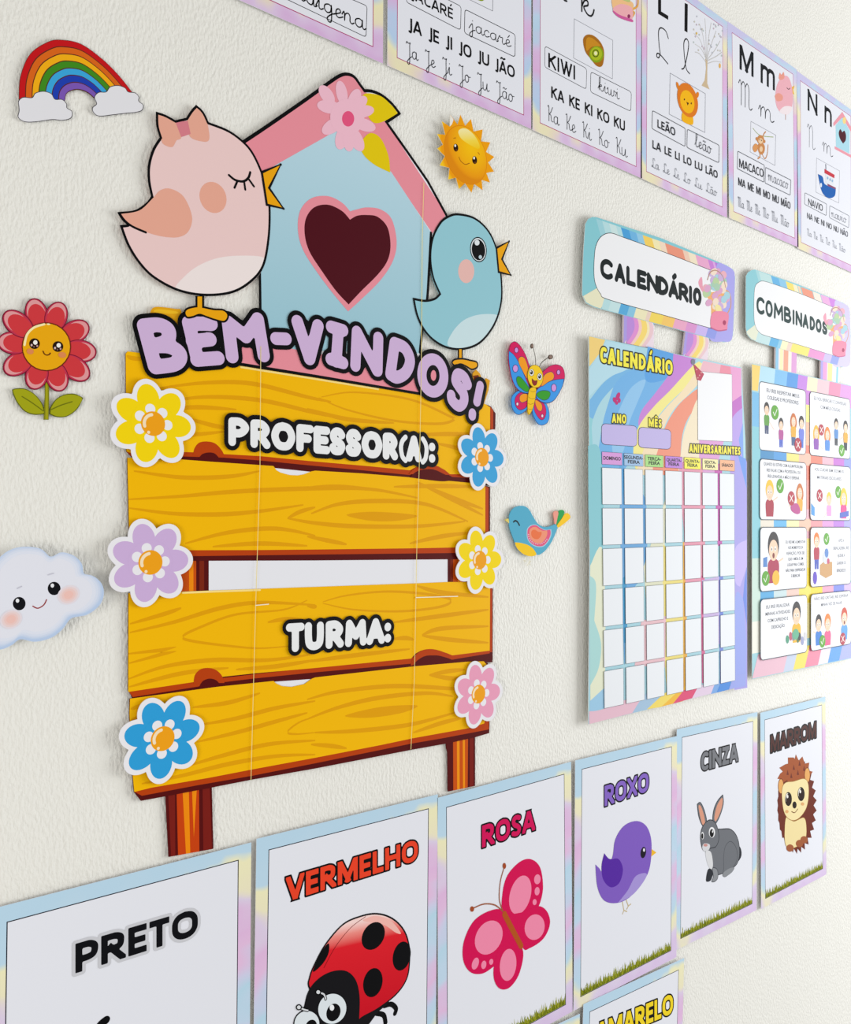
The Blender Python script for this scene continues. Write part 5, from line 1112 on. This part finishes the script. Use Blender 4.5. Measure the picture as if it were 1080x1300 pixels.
# COMBINADOS header
F = (940, 335, 7.714); fr(*F)
th = Thing('header_sign', 'rainbow striped COMBINADOS header sign above the class rules poster', 'sign', W(1012, 408), .006, 'header signs', .0008)
for q in ([(345, 760), (550, 850), (545, 1080), (340, 1030)], [(785, 910), (970, 970), (960, 1180), (782, 1140)]):
    p = th.part('strap'); fr(*F); p.sheet('#efe2e4', q, back=.004)
    def lp(u, v): return ((q[0][0]*(1-u)+q[1][0]*u)*(1-v)+(q[3][0]*(1-u)+q[2][0]*u)*v, (q[0][1]*(1-u)+q[1][1]*u)*(1-v)+(q[3][1]*(1-u)+q[2][1]*u)*v)
    for c, u0, u1 in ((('#8cc4e4', 0, .14), ('#f0e8b8', .2, .36), ('#e9a68c', .38, .60), ('#f2e6da', .6, .72), ('#dba0d4', .76, 1.0)) if q[0][0] < 500 else (('#a9a0e4', 0, .12), ('#df9fd2', .12, .34), ('#f2ea9a', .38, .62), ('#f4efe4', .62, .8), ('#8cd0e8', .84, .94))):
        p.poly(c, [lp(u0, v/8) for v in range(9)]+[lp(u1, v/8) for v in range(8, -1, -1)], lift=.4)
out = [(105, 62), (140, 55), (560, 200), (1000, 380), (1050, 410), (1068, 470), (1076, 700), (1074, 950), (1050, 1005), (990, 1010), (560, 880), (180, 772), (100, 735), (62, 690), (50, 620), (50, 350), (52, 120), (70, 85)]
p = th.part('plate', None, 'rainbow striped plate'); p.sheet('#8fccd6', out, edge='#dfe6e6')
top = lambda x: 55+(x-140)*.375; bot = lambda x: 772+(x-180)*.29
for c, a, b in (('#a8d6dc', 145, 175), ('#c0e0e0', 175, 295), ('#6ab4e2', 295, 370), ('#8ec6e6', 370, 440), ('#f0dd74', 440, 510), ('#f0eac8', 510, 550), ('#f0d2b4', 555, 580), ('#eb9c84', 590, 700), ('#f2e6d8', 705, 775), ('#e6b0dc', 780, 860), ('#cf8ae0', 860, 930),): strip(c, a, b, a+45, b+45, True)
p.blob('#cfc8f2', [(925, 362), (1000, 384), (1048, 412), (1066, 470), (1074, 700), (1072, 950), (1048, 1003), (990, 1006), (900, 980), (915, 700), (920, 500)])
p.poly('#e2e6d0', [(58, 660), (150, 590), (215, 690), (180, 769), (103, 733), (65, 688)], lift=.25)
for c, a, b in (('#c2e0e2', 190, 320), ('#62b2e0', 320, 400), ('#8cc8e4', 400, 430), ('#f0ecc4', 430, 490), ('#e9d2c4', 490, 530), ('#f2e276', 530, 700), ('#e296cc', 700, 850), ('#c8bcf2', 850, 920), ('#94a2ea', 920, 990)): strip(c, a, b, a-45, b-45, False)
p = th.part('panel', None, 'white rounded panel'); pn = [(215, 168), (300, 190), (560, 282), (905, 425, 1), (930, 600), (935, 760), (930, 905, 1), (560, 790), (255, 706), (185, 672), (145, 610), (130, 510), (132, 300), (145, 215), (175, 182)]
p.blob('#f1f2f4', pn); p.pen('#3a444c', pn, 4, True)
p = th.part('title', None, 'COMBINADOS in round dark capitals'); p.word('COMBINADOS', [(155, 235), (243, 314), (324, 417), (424, 496), (503, 532), (538, 602), (606, 664), (676, 728), (734, 792), (798, 850)], (195, 326, 822, 562), (195, 494, 822, 692), 36, '#243f3e')
bouquet(th, F, (808, 430, 1.15, 1.22), FLW); th.done()

# calendar poster
SHEET = TLc, TRc, BRc, BLc = (747, 426.5), (940.8, 466.4), (943.8, 870.5), (746.6, 919.4)
fr(); th = Thing('calendar_poster', 'rainbow swirl calendar poster with a grid of blank white day boxes', 'poster', W(845, 670), .008, None, .0008)
p = th.part('poster_sheet', None, 'sheet printed with rainbow swirls')
p.sheet('#a9d4e0', [TLc, TRc, (946, 560), (947.5, 645), (946.5, 740), BRc, BLc, (748.2, 718)], edge='#e6e6e2')
I_, J_ = (720, 260, 3.825), (720, 560, 3.5125)
fr(*I_)
stripes(p, [
 ('#8fcdd6', [(106, 930), (130, 1000), (118, 1080), (125, 1200), (150, 1300), (106, 1300)]),
 ('#74b4e2', [(107, 950), (180, 860), (260, 810), (330, 800), (230, 880), (160, 960), (125, 1040), (107, 1030)]),
 ('#b5dbe8', [(107, 800), (190, 660), (330, 690), (300, 790), (200, 840), (107, 930)]),
 ('#6fb0e4', [(240, 860), (330, 800), (520, 790), (470, 880), (400, 950), (350, 1050), (335, 1180), (260, 1300), (150, 1300), (165, 1100), (200, 960)]),
 ('#57a0e0', [(390, 688), (520, 724), (500, 810), (470, 850), (380, 850)]),
 ('#8fc3ea', [(300, 900), (380, 850), (340, 960), (300, 1060), (270, 1200), (220, 1200), (230, 1060)]),
 ('#c583d3', [(515, 723), (625, 750), (580, 820), (500, 900), (420, 980), (370, 1050), (345, 1070), (360, 1000), (430, 910), (500, 810)]),
 ('#f0e68e', [(600, 790), (640, 760), (660, 800), (560, 900), (470, 990), (410, 1080), (370, 1200), (340, 1300), (320, 1200), (345, 1080), (420, 980), (500, 900)]),
 ('#f0dcb8', [(660, 760), (690, 770), (650, 850), (590, 920), (520, 990), (470, 1080), (440, 1200), (430, 1300), (340, 1300), (370, 1190), (410, 1080), (480, 985), (560, 900)]),
 ('#ec947a', [(640, 895), (645, 960), (590, 1030), (560, 1110), (550, 1210), (545, 1300), (420, 1300), (440, 1190), (475, 1080), (530, 985), (590, 925)]),
 ('#f0e2c4', [(640, 955), (640, 1300), (545, 1300), (552, 1200), (565, 1110), (595, 1030)]),
 ('#e9b9c6', [(660, 757), (757, 778), (735, 822), (640, 820)]), ('#e88fa4', [(745, 776), (800, 787), (795, 830), (738, 825)]), ('#e6a2d0', [(790, 784), (844, 794), (846, 930), (800, 960), (795, 820)]),
 ('#c06cc4', [(846, 925), (850, 1010), (795, 1040), (795, 960)]), ('#b7a0e6', [(850, 985), (852, 1300), (790, 1300), (800, 1150), (800, 1040)]), ('#7da2ea', [(852, 1060), (855, 1240), (842, 1200), (832, 1140)]),
 ('#dba0d4', [(640, 1140), (760, 1145), (720, 1300), (640, 1300)]), ('#f0d07c', [(105, 638), (184, 656), (158, 720), (107, 785)]),
])
fr(*J_)
stripes(p, [
 ('#86c6d0', [(93, 20), (150, 60), (158, 480), (102, 555), (94, 300)]), ('#5ca6dc', [(230, 60), (250, 60), (258, 300), (240, 300)]),
 ('#e2e6cc', [(102, 555), (160, 500), (165, 1100), (103, 1165), (100, 800)]), ('#a9d6d4', [(101, 600), (128, 640), (120, 800), (150, 900), (140, 1010), (102, 1090), (99, 800)]),
 ('#9cc8e4', [(100, 1160), (165, 1100), (200, 1180), (100, 1210)]),
 ('#a6a0e4', [(745, 60), (800, 90), (802, 1100), (745, 1110)]), ('#6e98e6', [(760, 60), (797, 80), (799, 210), (775, 120)]), ('#c2b4ee', [(748, 480), (800, 440), (800, 560), (770, 650), (748, 620)]), ('#6c88e0', [(800, 560), (790, 620), (783, 700), (800, 820)]), ('#98a6ea', [(748, 700), (783, 700), (800, 900), (795, 1090), (748, 1100)]),
 ('#6aa8dc', [(240, 250), (345, 250), (350, 560), (300, 650), (265, 700), (255, 1000), (245, 640)]), ('#3f98c8', [(246, 610), (264, 600), (268, 900), (252, 900)]), ('#dfe0c4', [(340, 560), (440, 250), (430, 640), (350, 700)]), ('#ecdc80', [(425, 500), (445, 480), (520, 620), (525, 950), (450, 1130), (430, 800)]), ('#e9b048', [(515, 450), (530, 450), (535, 1100), (518, 1100)]),
 ('#e8c0c8', [(330, 800), (440, 780), (435, 1010), (300, 1000)]), ('#e39ab0', [(500, 120), (602, 120), (606, 620), (530, 640), (520, 400)]), ('#d66a98', [(595, 600), (612, 600), (614, 1080), (600, 1080)]), ('#c45ab0', [(655, 100), (690, 100), (690, 460), (670, 470)]), ('#c8b4e0', [(600, 620), (690, 600), (690, 900), (612, 930)]), ('#7288d8', [(676, 600), (695, 600), (695, 1090), (680, 1090)]),
 ('#e4bccc', [(97, 1205), (160, 1195), (330, 1130), (300, 1210), (97, 1262)]), ('#a4c2dc', [(330, 1150), (375, 1110), (410, 1140), (355, 1196), (290, 1212)]), ('#f0d868', [(410, 1145), (450, 1115), (500, 1115), (420, 1185), (355, 1196)]), ('#efb93c', [(490, 1120), (530, 1090), (515, 1160), (420, 1184)]), ('#dc4f78', [(520, 1110), (585, 1090), (560, 1145), (470, 1172)]), ('#e0cce2', [(585, 1092), (660, 1070), (645, 1125), (555, 1148)]), ('#7aa8e2', [(660, 1075), (690, 1060), (665, 1122), (640, 1128)]), ('#4a8cdc', [(690, 1065), (738, 1048), (720, 1108), (665, 1122)]), ('#9aa6e8', [(740, 1050), (800, 1030), (792, 1092), (720, 1108)]),
])
YT, OUT_ = '#f3e842', '#1a1c14'
p = th.part('title', None, 'yellow CALENDÁRIO with a dark outline'); fr(740, 420, 4.909)
p.sans('CALENDÁRIO', (106, 196), (558, 277), (106, 96), YT, .25, OUT_, .085, .16)
p = th.part('butterfly', None, 'small magenta butterfly'); fr(*I_)
for q in ((246, 930, 9, 20, 20), (231, 948, 9, 14, -20), (252, 950, 7, 12, 0), (240, 962, 7, 9, 0)): p.ell('#c01c72', *q, lift=.4)
for nm, t, xs, tp, bs in (('year_box', 'ANO', [(217, 240), (240, 264), (262, 286)], (217, 1014, 286, 1022), (217, 1058, 286, 1063)), ('month_box', 'MÊS', [(395, 422), (420, 438), (438, 458)], (395, 1035, 458, 1042), (395, 1076, 458, 1083))):
    b = th.part(nm, None, 'lilac rounded box'); fr(*I_)
    q = [(167, 1062), (338, 1074), (338, 1174), (166, 1163)] if nm == 'year_box' else [(347, 1079), (504, 1093), (502, 1188), (346, 1178)]
    l = rquad(q, 22); b.poly('#bfb4e4', l); b.pen('#3c3850', l, 2.4, True, smooth=False)
    b.sans(t, (xs[0][0], bs[1]), (xs[-1][1], bs[3]), (xs[0][0], tp[1]), YT, .24, OUT_, .11, .18)
p = th.part('birthday_box', None, 'white birthday box'); q = [(633, 808), (799, 824), (801, 1150), (634, 1142)]; p.poly('#f0f1f4', q); p.pen('#8a8a90', q, 1.6, True, smooth=False)
p = th.part('birthday_label', None, 'yellow ANIVERSARIANTES with a dark outline')
p.sans('ANIVERSARIANTES', (592, 1202), (840, 1215), (592, 1161), YT, .25, OUT_, .11, .18)
p = th.part('party_hat', None, 'red party hat'); p.poly('#b93f58', [(612, 770), (664, 822), (648, 855), (630, 850)]); p.ell('#7a7e8c', 611, 762, 10, 14)
for x, y in ((628, 800), (642, 828), (650, 815), (634, 840)): p.ell('#e0a8a0', x, y, 3, 4, lift=.3, n=8)
# grid
days = ['DOMINGO', 'SEGUNDA-|FEIRA', 'TERÇA-|FEIRA', 'QUARTA-|FEIRA', 'QUINTA-|FEIRA', 'SEXTA-|FEIRA', 'SÁBADO']
dcol = ['#d49ad8', '#9fc0e4', '#a9dc86', '#bf86dc', '#f3ee54', '#f4ecae', '#f0b48c']
JQ = lambda x, y: (720+x/3.5125, 560+y/3.5125)
GQ = [JQ(155, 118), JQ(744, 147), JQ(748, 1067), JQ(166, 1192)]
pw, ph = 1/(6+.87), 1/(5+.905)
for k, t in enumerate(days):
    b = th.part('weekday_label', None, t.replace('|', '')+' label'); quadfr(GQ, th.d)
    x0, x1 = k*pw, k*pw+pw*.90; y0, y1 = -.066, -.014
    q = [(x0, y0), (x1, y0), (x1, y1), (x0, y1)]; b.poly(dcol[k], q); b.pen('#3a3a44', q, .35, True, smooth=False)
    ln = t.split('|')
    for j, s_ in enumerate(ln):
        wd = .42*len(s_)/7; yb = (y0+y1)/2+(.006 if len(ln) == 1 else (-.003 if j == 0 else .016)); m_ = (x0+x1)/2
        b.text('#14141a', s_, (m_-pw*wd*.92, yb), (m_+pw*wd*.92, yb), (m_-pw*wd*.92, yb-.014), .03)
for r in range(6):
    for k in range(7):
        b = th.part('day_box'); quadfr(GQ, th.d); q = [(k*pw, r*ph), (k*pw+pw*.87, r*ph), (k*pw+pw*.87, r*ph+ph*.905), (k*pw, r*ph+ph*.905)]
        if r or k: th.d -= 2*STEP
        b.poly('#e9edf2', q); b.pen('#5a6068', q, .4, True, smooth=False)
th.done()

# class rules poster
fr(); gap = .008
TLr, BLr = (954.3, 461.5), (954.5, 862.3)
a = W(*TLr, gap+.0008); tr_ = W(1080, 489.6, gap+.0008); b_ = W(*BLr, gap+.0008); br_ = W(1080, 836, gap+.0008)
RW = .349/(tr_[0]-a[0])
th = Thing('rules_poster', 'rainbow swirl class rules poster with eight white cartoon panels', 'poster', (a[0]+.174, (a[1]+b_[1])/2), gap, None, .0008)
p = th.part('poster_sheet', None, 'sheet printed with rainbow swirls')
TRr = (a[0]+(tr_[0]-a[0])*RW, a[1]+(tr_[1]-a[1])*RW); BRr = (b_[0]+(br_[0]-b_[0])*RW, b_[1]+(br_[1]-b_[1])*RW)
def rulefr():
    global MAP
    MAP = (lambda x, y, o: ((a[0]*(1-x)+TRr[0]*x)*(1-y)+(b_[0]*(1-x)+BRr[0]*x)*y, (a[1]*(1-x)+TRr[1]*x)*(1-y)+(b_[1]*(1-x)+BRr[1]*x)*y), lambda x, y: .001)
rulefr(); p.sheet('#9fd0da', [(0, 0), (1, 0), (1, 1), (0, 1)], edge='#e6e6e2')
def wav(c, x0, x1, y0, y1, sk=0.0): p.poly(c, [(x0, y0), (x1, y0), (x1+sk, y1), (x0+sk, y1)], lift=.25)
for c, x0, x1 in (('#f0d070', 0, .07), ('#b4dcec', .07, .2), ('#7dbce8', .2, .31), ('#4f96dc', .31, .41), ('#c084dc', .41, .50), ('#f0e6c4', .50, .60), ('#ecc4cc', .60, .72), ('#e88fb0', .72, .84), ('#d69ad8', .84, 1.0)): wav(c, x0, x1, 0.002, .085, -.02 if x0 > .01 else 0)
wav('#74b8e2', 0.0, .06, .09, .2); wav('#86c8d4', 0, .07, .2, .62); wav('#c6e0d4', 0, .075, .62, .82); wav('#ecece0', 0, .08, .82, .92)
for c, y0, y1 in (('#c784d4', .05, .10), ('#efe68a', .10, .16), ('#efb89a', .16, .24), ('#ea8470', .24, .36), ('#e8988e', .36, .46), ('#e8b0bc', .46, .56), ('#f0dc80', .56, .66), ('#f2d63c', .66, .78), ('#f0e2a0', .78, .9)): wav(c, .465, .53, y0, y1)
for y0, cs in ((.28, ['#3f8cc0', '#4f9ad8', '#f0de80', '#ecbca8', '#ea8470', '#e8b4c4', '#c070cc', '#8f9ce4']), (.505, ['#e6dfd0', '#62b4e4', '#f0e8b0', '#eac0a8', '#e69aa0', '#d89ad4', '#b87cd8', '#a8a8ea']), (.735, ['#4fa8dc', '#c6dce0', '#e8c8bc', '#f0dc60', '#f2d83c', '#e8a4c0', '#7a88e2', '#cdb6e8'])):
    for k, c in enumerate(cs): wav(c, .07+k*.115, .07+(k+1)*.115, y0-.012, y0+.03)
for c, x0, x1 in (('#e6bccc', 0, .27), ('#c4cfe4', .27, .36), ('#f2dc64', .36, .47), ('#ee8aa4', .47, .6), ('#ece0f0', .6, .7), ('#5ea0e6', .7, .82), ('#a8b0ee', .82, 1.0)): p.poly(c, [(x0, .998), (x0+.05, .925), (min(1, x1+.05), .925), (x1, .998)], lift=.25)

SK, DKH = '#f1cdb0', '#2a1a16'
def kid(g, x, y, s, hair, shirt, pants=None, skin=SK, mouth=0, long_hair=False, arms=()):
    """small printed child; x, y the chin; s the head height"""
    w = s*.40*ASP
    for ax, ay in arms: g.pen(skin, [(x, y+.25*s), (x+(ax-x)*.6, y+(ay-y)*.6+.1*s), (ax, ay)], s*34, lift=.3)
    if long_hair: g.ell(hair, x, y-.32*s, w*1.45, s*.75)
    if pants: g.poly(pants, [(x-w*.9, y+.85*s), (x+w*.9, y+.85*s), (x+w*.8, y+1.75*s), (x+.1*w, y+1.75*s), (x, y+1.1*s), (x-.1*w, y+1.75*s), (x-w*.8, y+1.75*s)])
    g.blob(shirt, [(x-w*.5, y), (x+w*.5, y), (x+w*1.15, y+.25*s), (x+w*1.0, y+s, 1), (x-w*1.0, y+s, 1), (x-w*1.15, y+.25*s)])
    g.ell(hair, x, y-.56*s, w*1.15, s*.58); g.ell(skin, x, y-.36*s, w*.92, s*.44)
    for sx in (-.36, .36): g.ell('#f6f3ee', x+w*sx, y-.42*s, w*.2, s*.11, n=10, lift=.3); g.ell('#33261f', x+w*sx, y-.41*s, w*.09, s*.06, n=8, lift=.3)
    if mouth: g.ell('#7a2622', x, y-.14*s, w*.24, s*.12, n=10)
    else: g.pen('#a0524a', [(x-w*.22, y-.16*s), (x, y-.11*s), (x+w*.22, y-.16*s)], s*4)
def badge(g, x, y, ok, r=.024):
    g.ell('#57a31c' if ok else '#b0203c', x, y, r*ASP, r); 
    if ok: g.pen('#f2f4ee', [(x-.5*r*ASP, y), (x-.1*r*ASP, y+.45*r), (x+.5*r*ASP, y-.45*r)], 1.6, smooth=False)
    else: g.pen('#f2f4ee', [(x-.45*r*ASP, y-.45*r), (x+.45*r*ASP, y+.45*r)], 1.6, smooth=False); g.pen('#f2f4ee', [(x+.45*r*ASP, y-.45*r), (x-.45*r*ASP, y+.45*r)], 1.6, smooth=False)
hgt = math.hypot(b_[0]-a[0], b_[1]-a[1]); wid = math.hypot(TRr[0]-a[0], TRr[1]-a[1]); ASP = hgt/wid
px = [(.060, .480), (.517, .937)]
py = [(.052, .273), (.302, .497), (.522, .727), (.752, .945)]
def panel(c, r, lab):
    g = th.part('rule_panel', None, lab); rulefr(); (x0, x1), (y0, y1) = px[c], py[r]
    q = []
    for cx_, cy_, s0 in ((x0, y0, 180), (x1, y0, 270), (x1, y1, 0), (x0, y1, 90)):
        R_ = .016; ox = R_*ASP*(1 if cx_ == x0 else -1); oy = R_*(1 if cy_ == y0 else -1)
        for t in range(6): an = math.radians(s0+18*t); q.append((cx_+ox+R_*ASP*math.cos(an), cy_+oy+R_*math.sin(an)))
    g.poly('#edeff4', q); g.pen('#3c444e', q, 1.2, True, smooth=False)
    X = lambda u: x0+(x1-x0)*u; Y = lambda v: y0+(y1-y0)*v
    return g, X, Y
def lines(g, X, Y, ls, u0, u1, v0, dv, hs=.052, c='#50545e'):
    mx_ = max(len(s_) for s_ in ls)
    for k, s_ in enumerate(ls):
        h_ = (u1-u0)*len(s_)/mx_/2; m_ = (u0+u1)/2; yb = Y(v0+dv*k)
        g.text(c, s_, (X(m_-h_), yb), (X(m_+h_), yb), (X(m_-h_), yb-(Y(1)-Y(0))*hs), .012)
g, X, Y = panel(0, 0, 'panel about respecting classmates and teachers'); lines(g, X, Y, ['EU IREI RESPEITAR MEUS', 'COLEGAS E PROFESSORES'], .15, .85, .135, .105)
kid(g, X(.15), Y(.47), .036, '#2a2622', '#5a9a3a', '#3a4a70', arms=[(X(.3), Y(.68))]); kid(g, X(.45), Y(.66), .034, '#22201f', '#b04a94', '#4a62c8'); kid(g, X(.72), Y(.58), .038, '#c66a22', '#e0a92a', '#3a5a8c', long_hair=True); kid(g, X(.9), Y(.6), .038, '#2a221e', '#6a7ad8', '#3f6fd0'); badge(g, X(.32), Y(.42), True); badge(g, X(.82), Y(.86), False)
g, X, Y = panel(1, 0, 'panel about not arguing with classmates'); lines(g, X, Y, ['EU VOU BRINCAR E CONVERSAR', 'COM MEUS COLEGAS'], .1, .9, .12, .12, c='#80848e')
kid(g, X(.15), Y(.72), .040, '#eab430', '#8a4ab0', None, long_hair=True, arms=[(X(.3), Y(.88))]); kid(g, X(.42), Y(.72), .040, '#e0812a', '#4a8ad8', None, long_hair=True); kid(g, X(.64), Y(.53), .034, '#1f1b1c', '#4a86c8', '#28303c'); kid(g, X(.88), Y(.56), .038, '#1f1b1c', '#e0a52a', '#28303c', arms=[(X(.72), Y(.7))]); badge(g, X(.27), Y(.58), False, .020); badge(g, X(.78), Y(.87), True, .022)
g, X, Y = panel(0, 1, 'panel about raising a hand to speak'); lines(g, X, Y, ['QUANDO EU ESTIVER COM ALGUM PROBLEMA', 'IREI FALAR COM A PROFESSORA, OU', 'IREI LEVANTAR A MÃO E ESPERAR'], .08, .92, .10, .10, .05)
kid(g, X(.2), Y(.66), .056, '#f0c02a', '#a81c3a', None, arms=[(X(.36), Y(.62))]); kid(g, X(.85), Y(.62), .044, '#c8702a', '#e4ac3a', None, long_hair=True); g.blob('#b8448c', [(X(.66), Y(.74)), (X(.8), Y(.72)), (X(.86), Y(.86)), (X(.78), Y(.9)), (X(.66), Y(.84))]); g.pen(SK, [(X(.62), Y(.76)), (X(.72), Y(.62))], 2.4); badge(g, X(.42), Y(.43), True); badge(g, X(.66), Y(.63), False)
g, X, Y = panel(1, 1, 'panel about taking care of school materials'); lines(g, X, Y, ['VOU CUIDAR BEM DOS MEUS', 'MATERIAIS ESCOLARES'], .1, .82, .12, .14, c='#686c78')
kid(g, X(.45), Y(.72), .040, '#f0c83a', '#dba0d4', None, arms=[(X(.32), Y(.96))]); kid(g, X(.82), Y(.70), .052, '#f2c62a', '#d83c8c', None, long_hair=True); g.poly('#4a62c0', [(X(.72), Y(.86)), (X(.95), Y(.82)), (X(.95), Y(.92)), (X(.72), Y(.96))]); g.poly('#4a9adc', [(X(.02), Y(.7)), (X(.1), Y(.78)), (X(.1), Y(.93)), (X(.02), Y(.9))]); badge(g, X(.22), Y(.56), False, .022); badge(g, X(.68), Y(.48), True, .022)
g, X, Y = panel(0, 2, 'panel about eating at meal times'); lines(g, X, Y, ['EU IREI ME ALIMENTAR', 'NOS MOMENTOS DA', 'REFEIÇÃO, POIS SEI', 'QUE A MESA É UM', 'LUGAR PARA COMER,', 'NÃO PARA DESPERDIÇAR', 'E BRINCAR'], .53, .97, .26, .092, .045)
kid(g, X(.27), Y(.50), .078, '#1f1a1c', '#a81c48', None, mouth=1, arms=[(X(.47), Y(.5))]); g.poly('#4a82c8', [(X(.06), Y(.48)), (X(.14), Y(.46)), (X(.14), Y(.62)), (X(.06), Y(.62))]); g.ell('#eeb52a', X(.32), Y(.80), .032, .024); badge(g, X(.11), Y(.80), True)
g, X, Y = panel(1, 2, 'panel about tidying up the toys'); lines(g, X, Y, ['APÓS A', 'BRINCADEIRA, IREI', 'AJUDAR A', 'GUARDAR OS', 'BRINQUEDOS'], .55, .95, .26, .13, .055, '#686c78')
kid(g, X(.14), Y(.33), .044, '#e87a22', '#b01c40', '#3a52b8'); g.poly('#c89a62', [(X(.22), Y(.64)), (X(.34), Y(.57)), (X(.52), Y(.6)), (X(.52), Y(.82)), (X(.36), Y(.87)), (X(.22), Y(.8))]); g.ell('#d3d9e8', X(.36), Y(.52), .03, .022); g.ell('#5a86c8', X(.38), Y(.44), .02, .016); g.ell('#c0486a', X(.42), Y(.58), .014, .010); g.ell('#5a3cc0', X(.1), Y(.85), .02, .022); badge(g, X(.38), Y(.2), True, .021)
g, X, Y = panel(0, 3, 'panel about doing activities with care'); lines(g, X, Y, ['EU IREI REALIZAR', 'MINHAS ATIVIDADES', 'COM CAPRICHO E', 'DEDICAÇÃO'], .10, .62, .16, .115, .052)
kid(g, X(.76), Y(.47), .064, '#1f1a1c', '#e8b51c', None); rnd = random.Random(9)
for k, c in enumerate(['#4a9a7a', '#c0506a', '#8a8c94', '#d8dae2', '#4a7a50', '#2f3036', '#9aa0c8', '#d3d4da']): g.ell(c, X(.56+.055*k+rnd.uniform(-.02, .02)), Y(.74+rnd.uniform(-.06, .06)), .016, .014, rnd.uniform(0, 90), n=10)
g.ell('#5cae8a', X(.74), Y(.66), .03, .018)
g, X, Y = panel(1, 3, 'panel about waiting for a turn to speak'); lines(g, X, Y, ['NÃO IREI GRITAR, IREI ESPERAR', 'MINHA VEZ DE FALAR'], .08, .92, .11, .12, c='#686c78')
kid(g, X(.18), Y(.66), .050, '#1f1a1c', '#2a7ad0', None, arms=[(X(.05), Y(.66))]); kid(g, X(.40), Y(.68), .052, '#e8812a', '#e05a8c', None, long_hair=False); kid(g, X(.82), Y(.62), .054, '#c8462a', '#5aa0e0', None, mouth=1); badge(g, X(.27), Y(.86), True, .022); badge(g, X(.78), Y(.88), False, .022)
th.done()
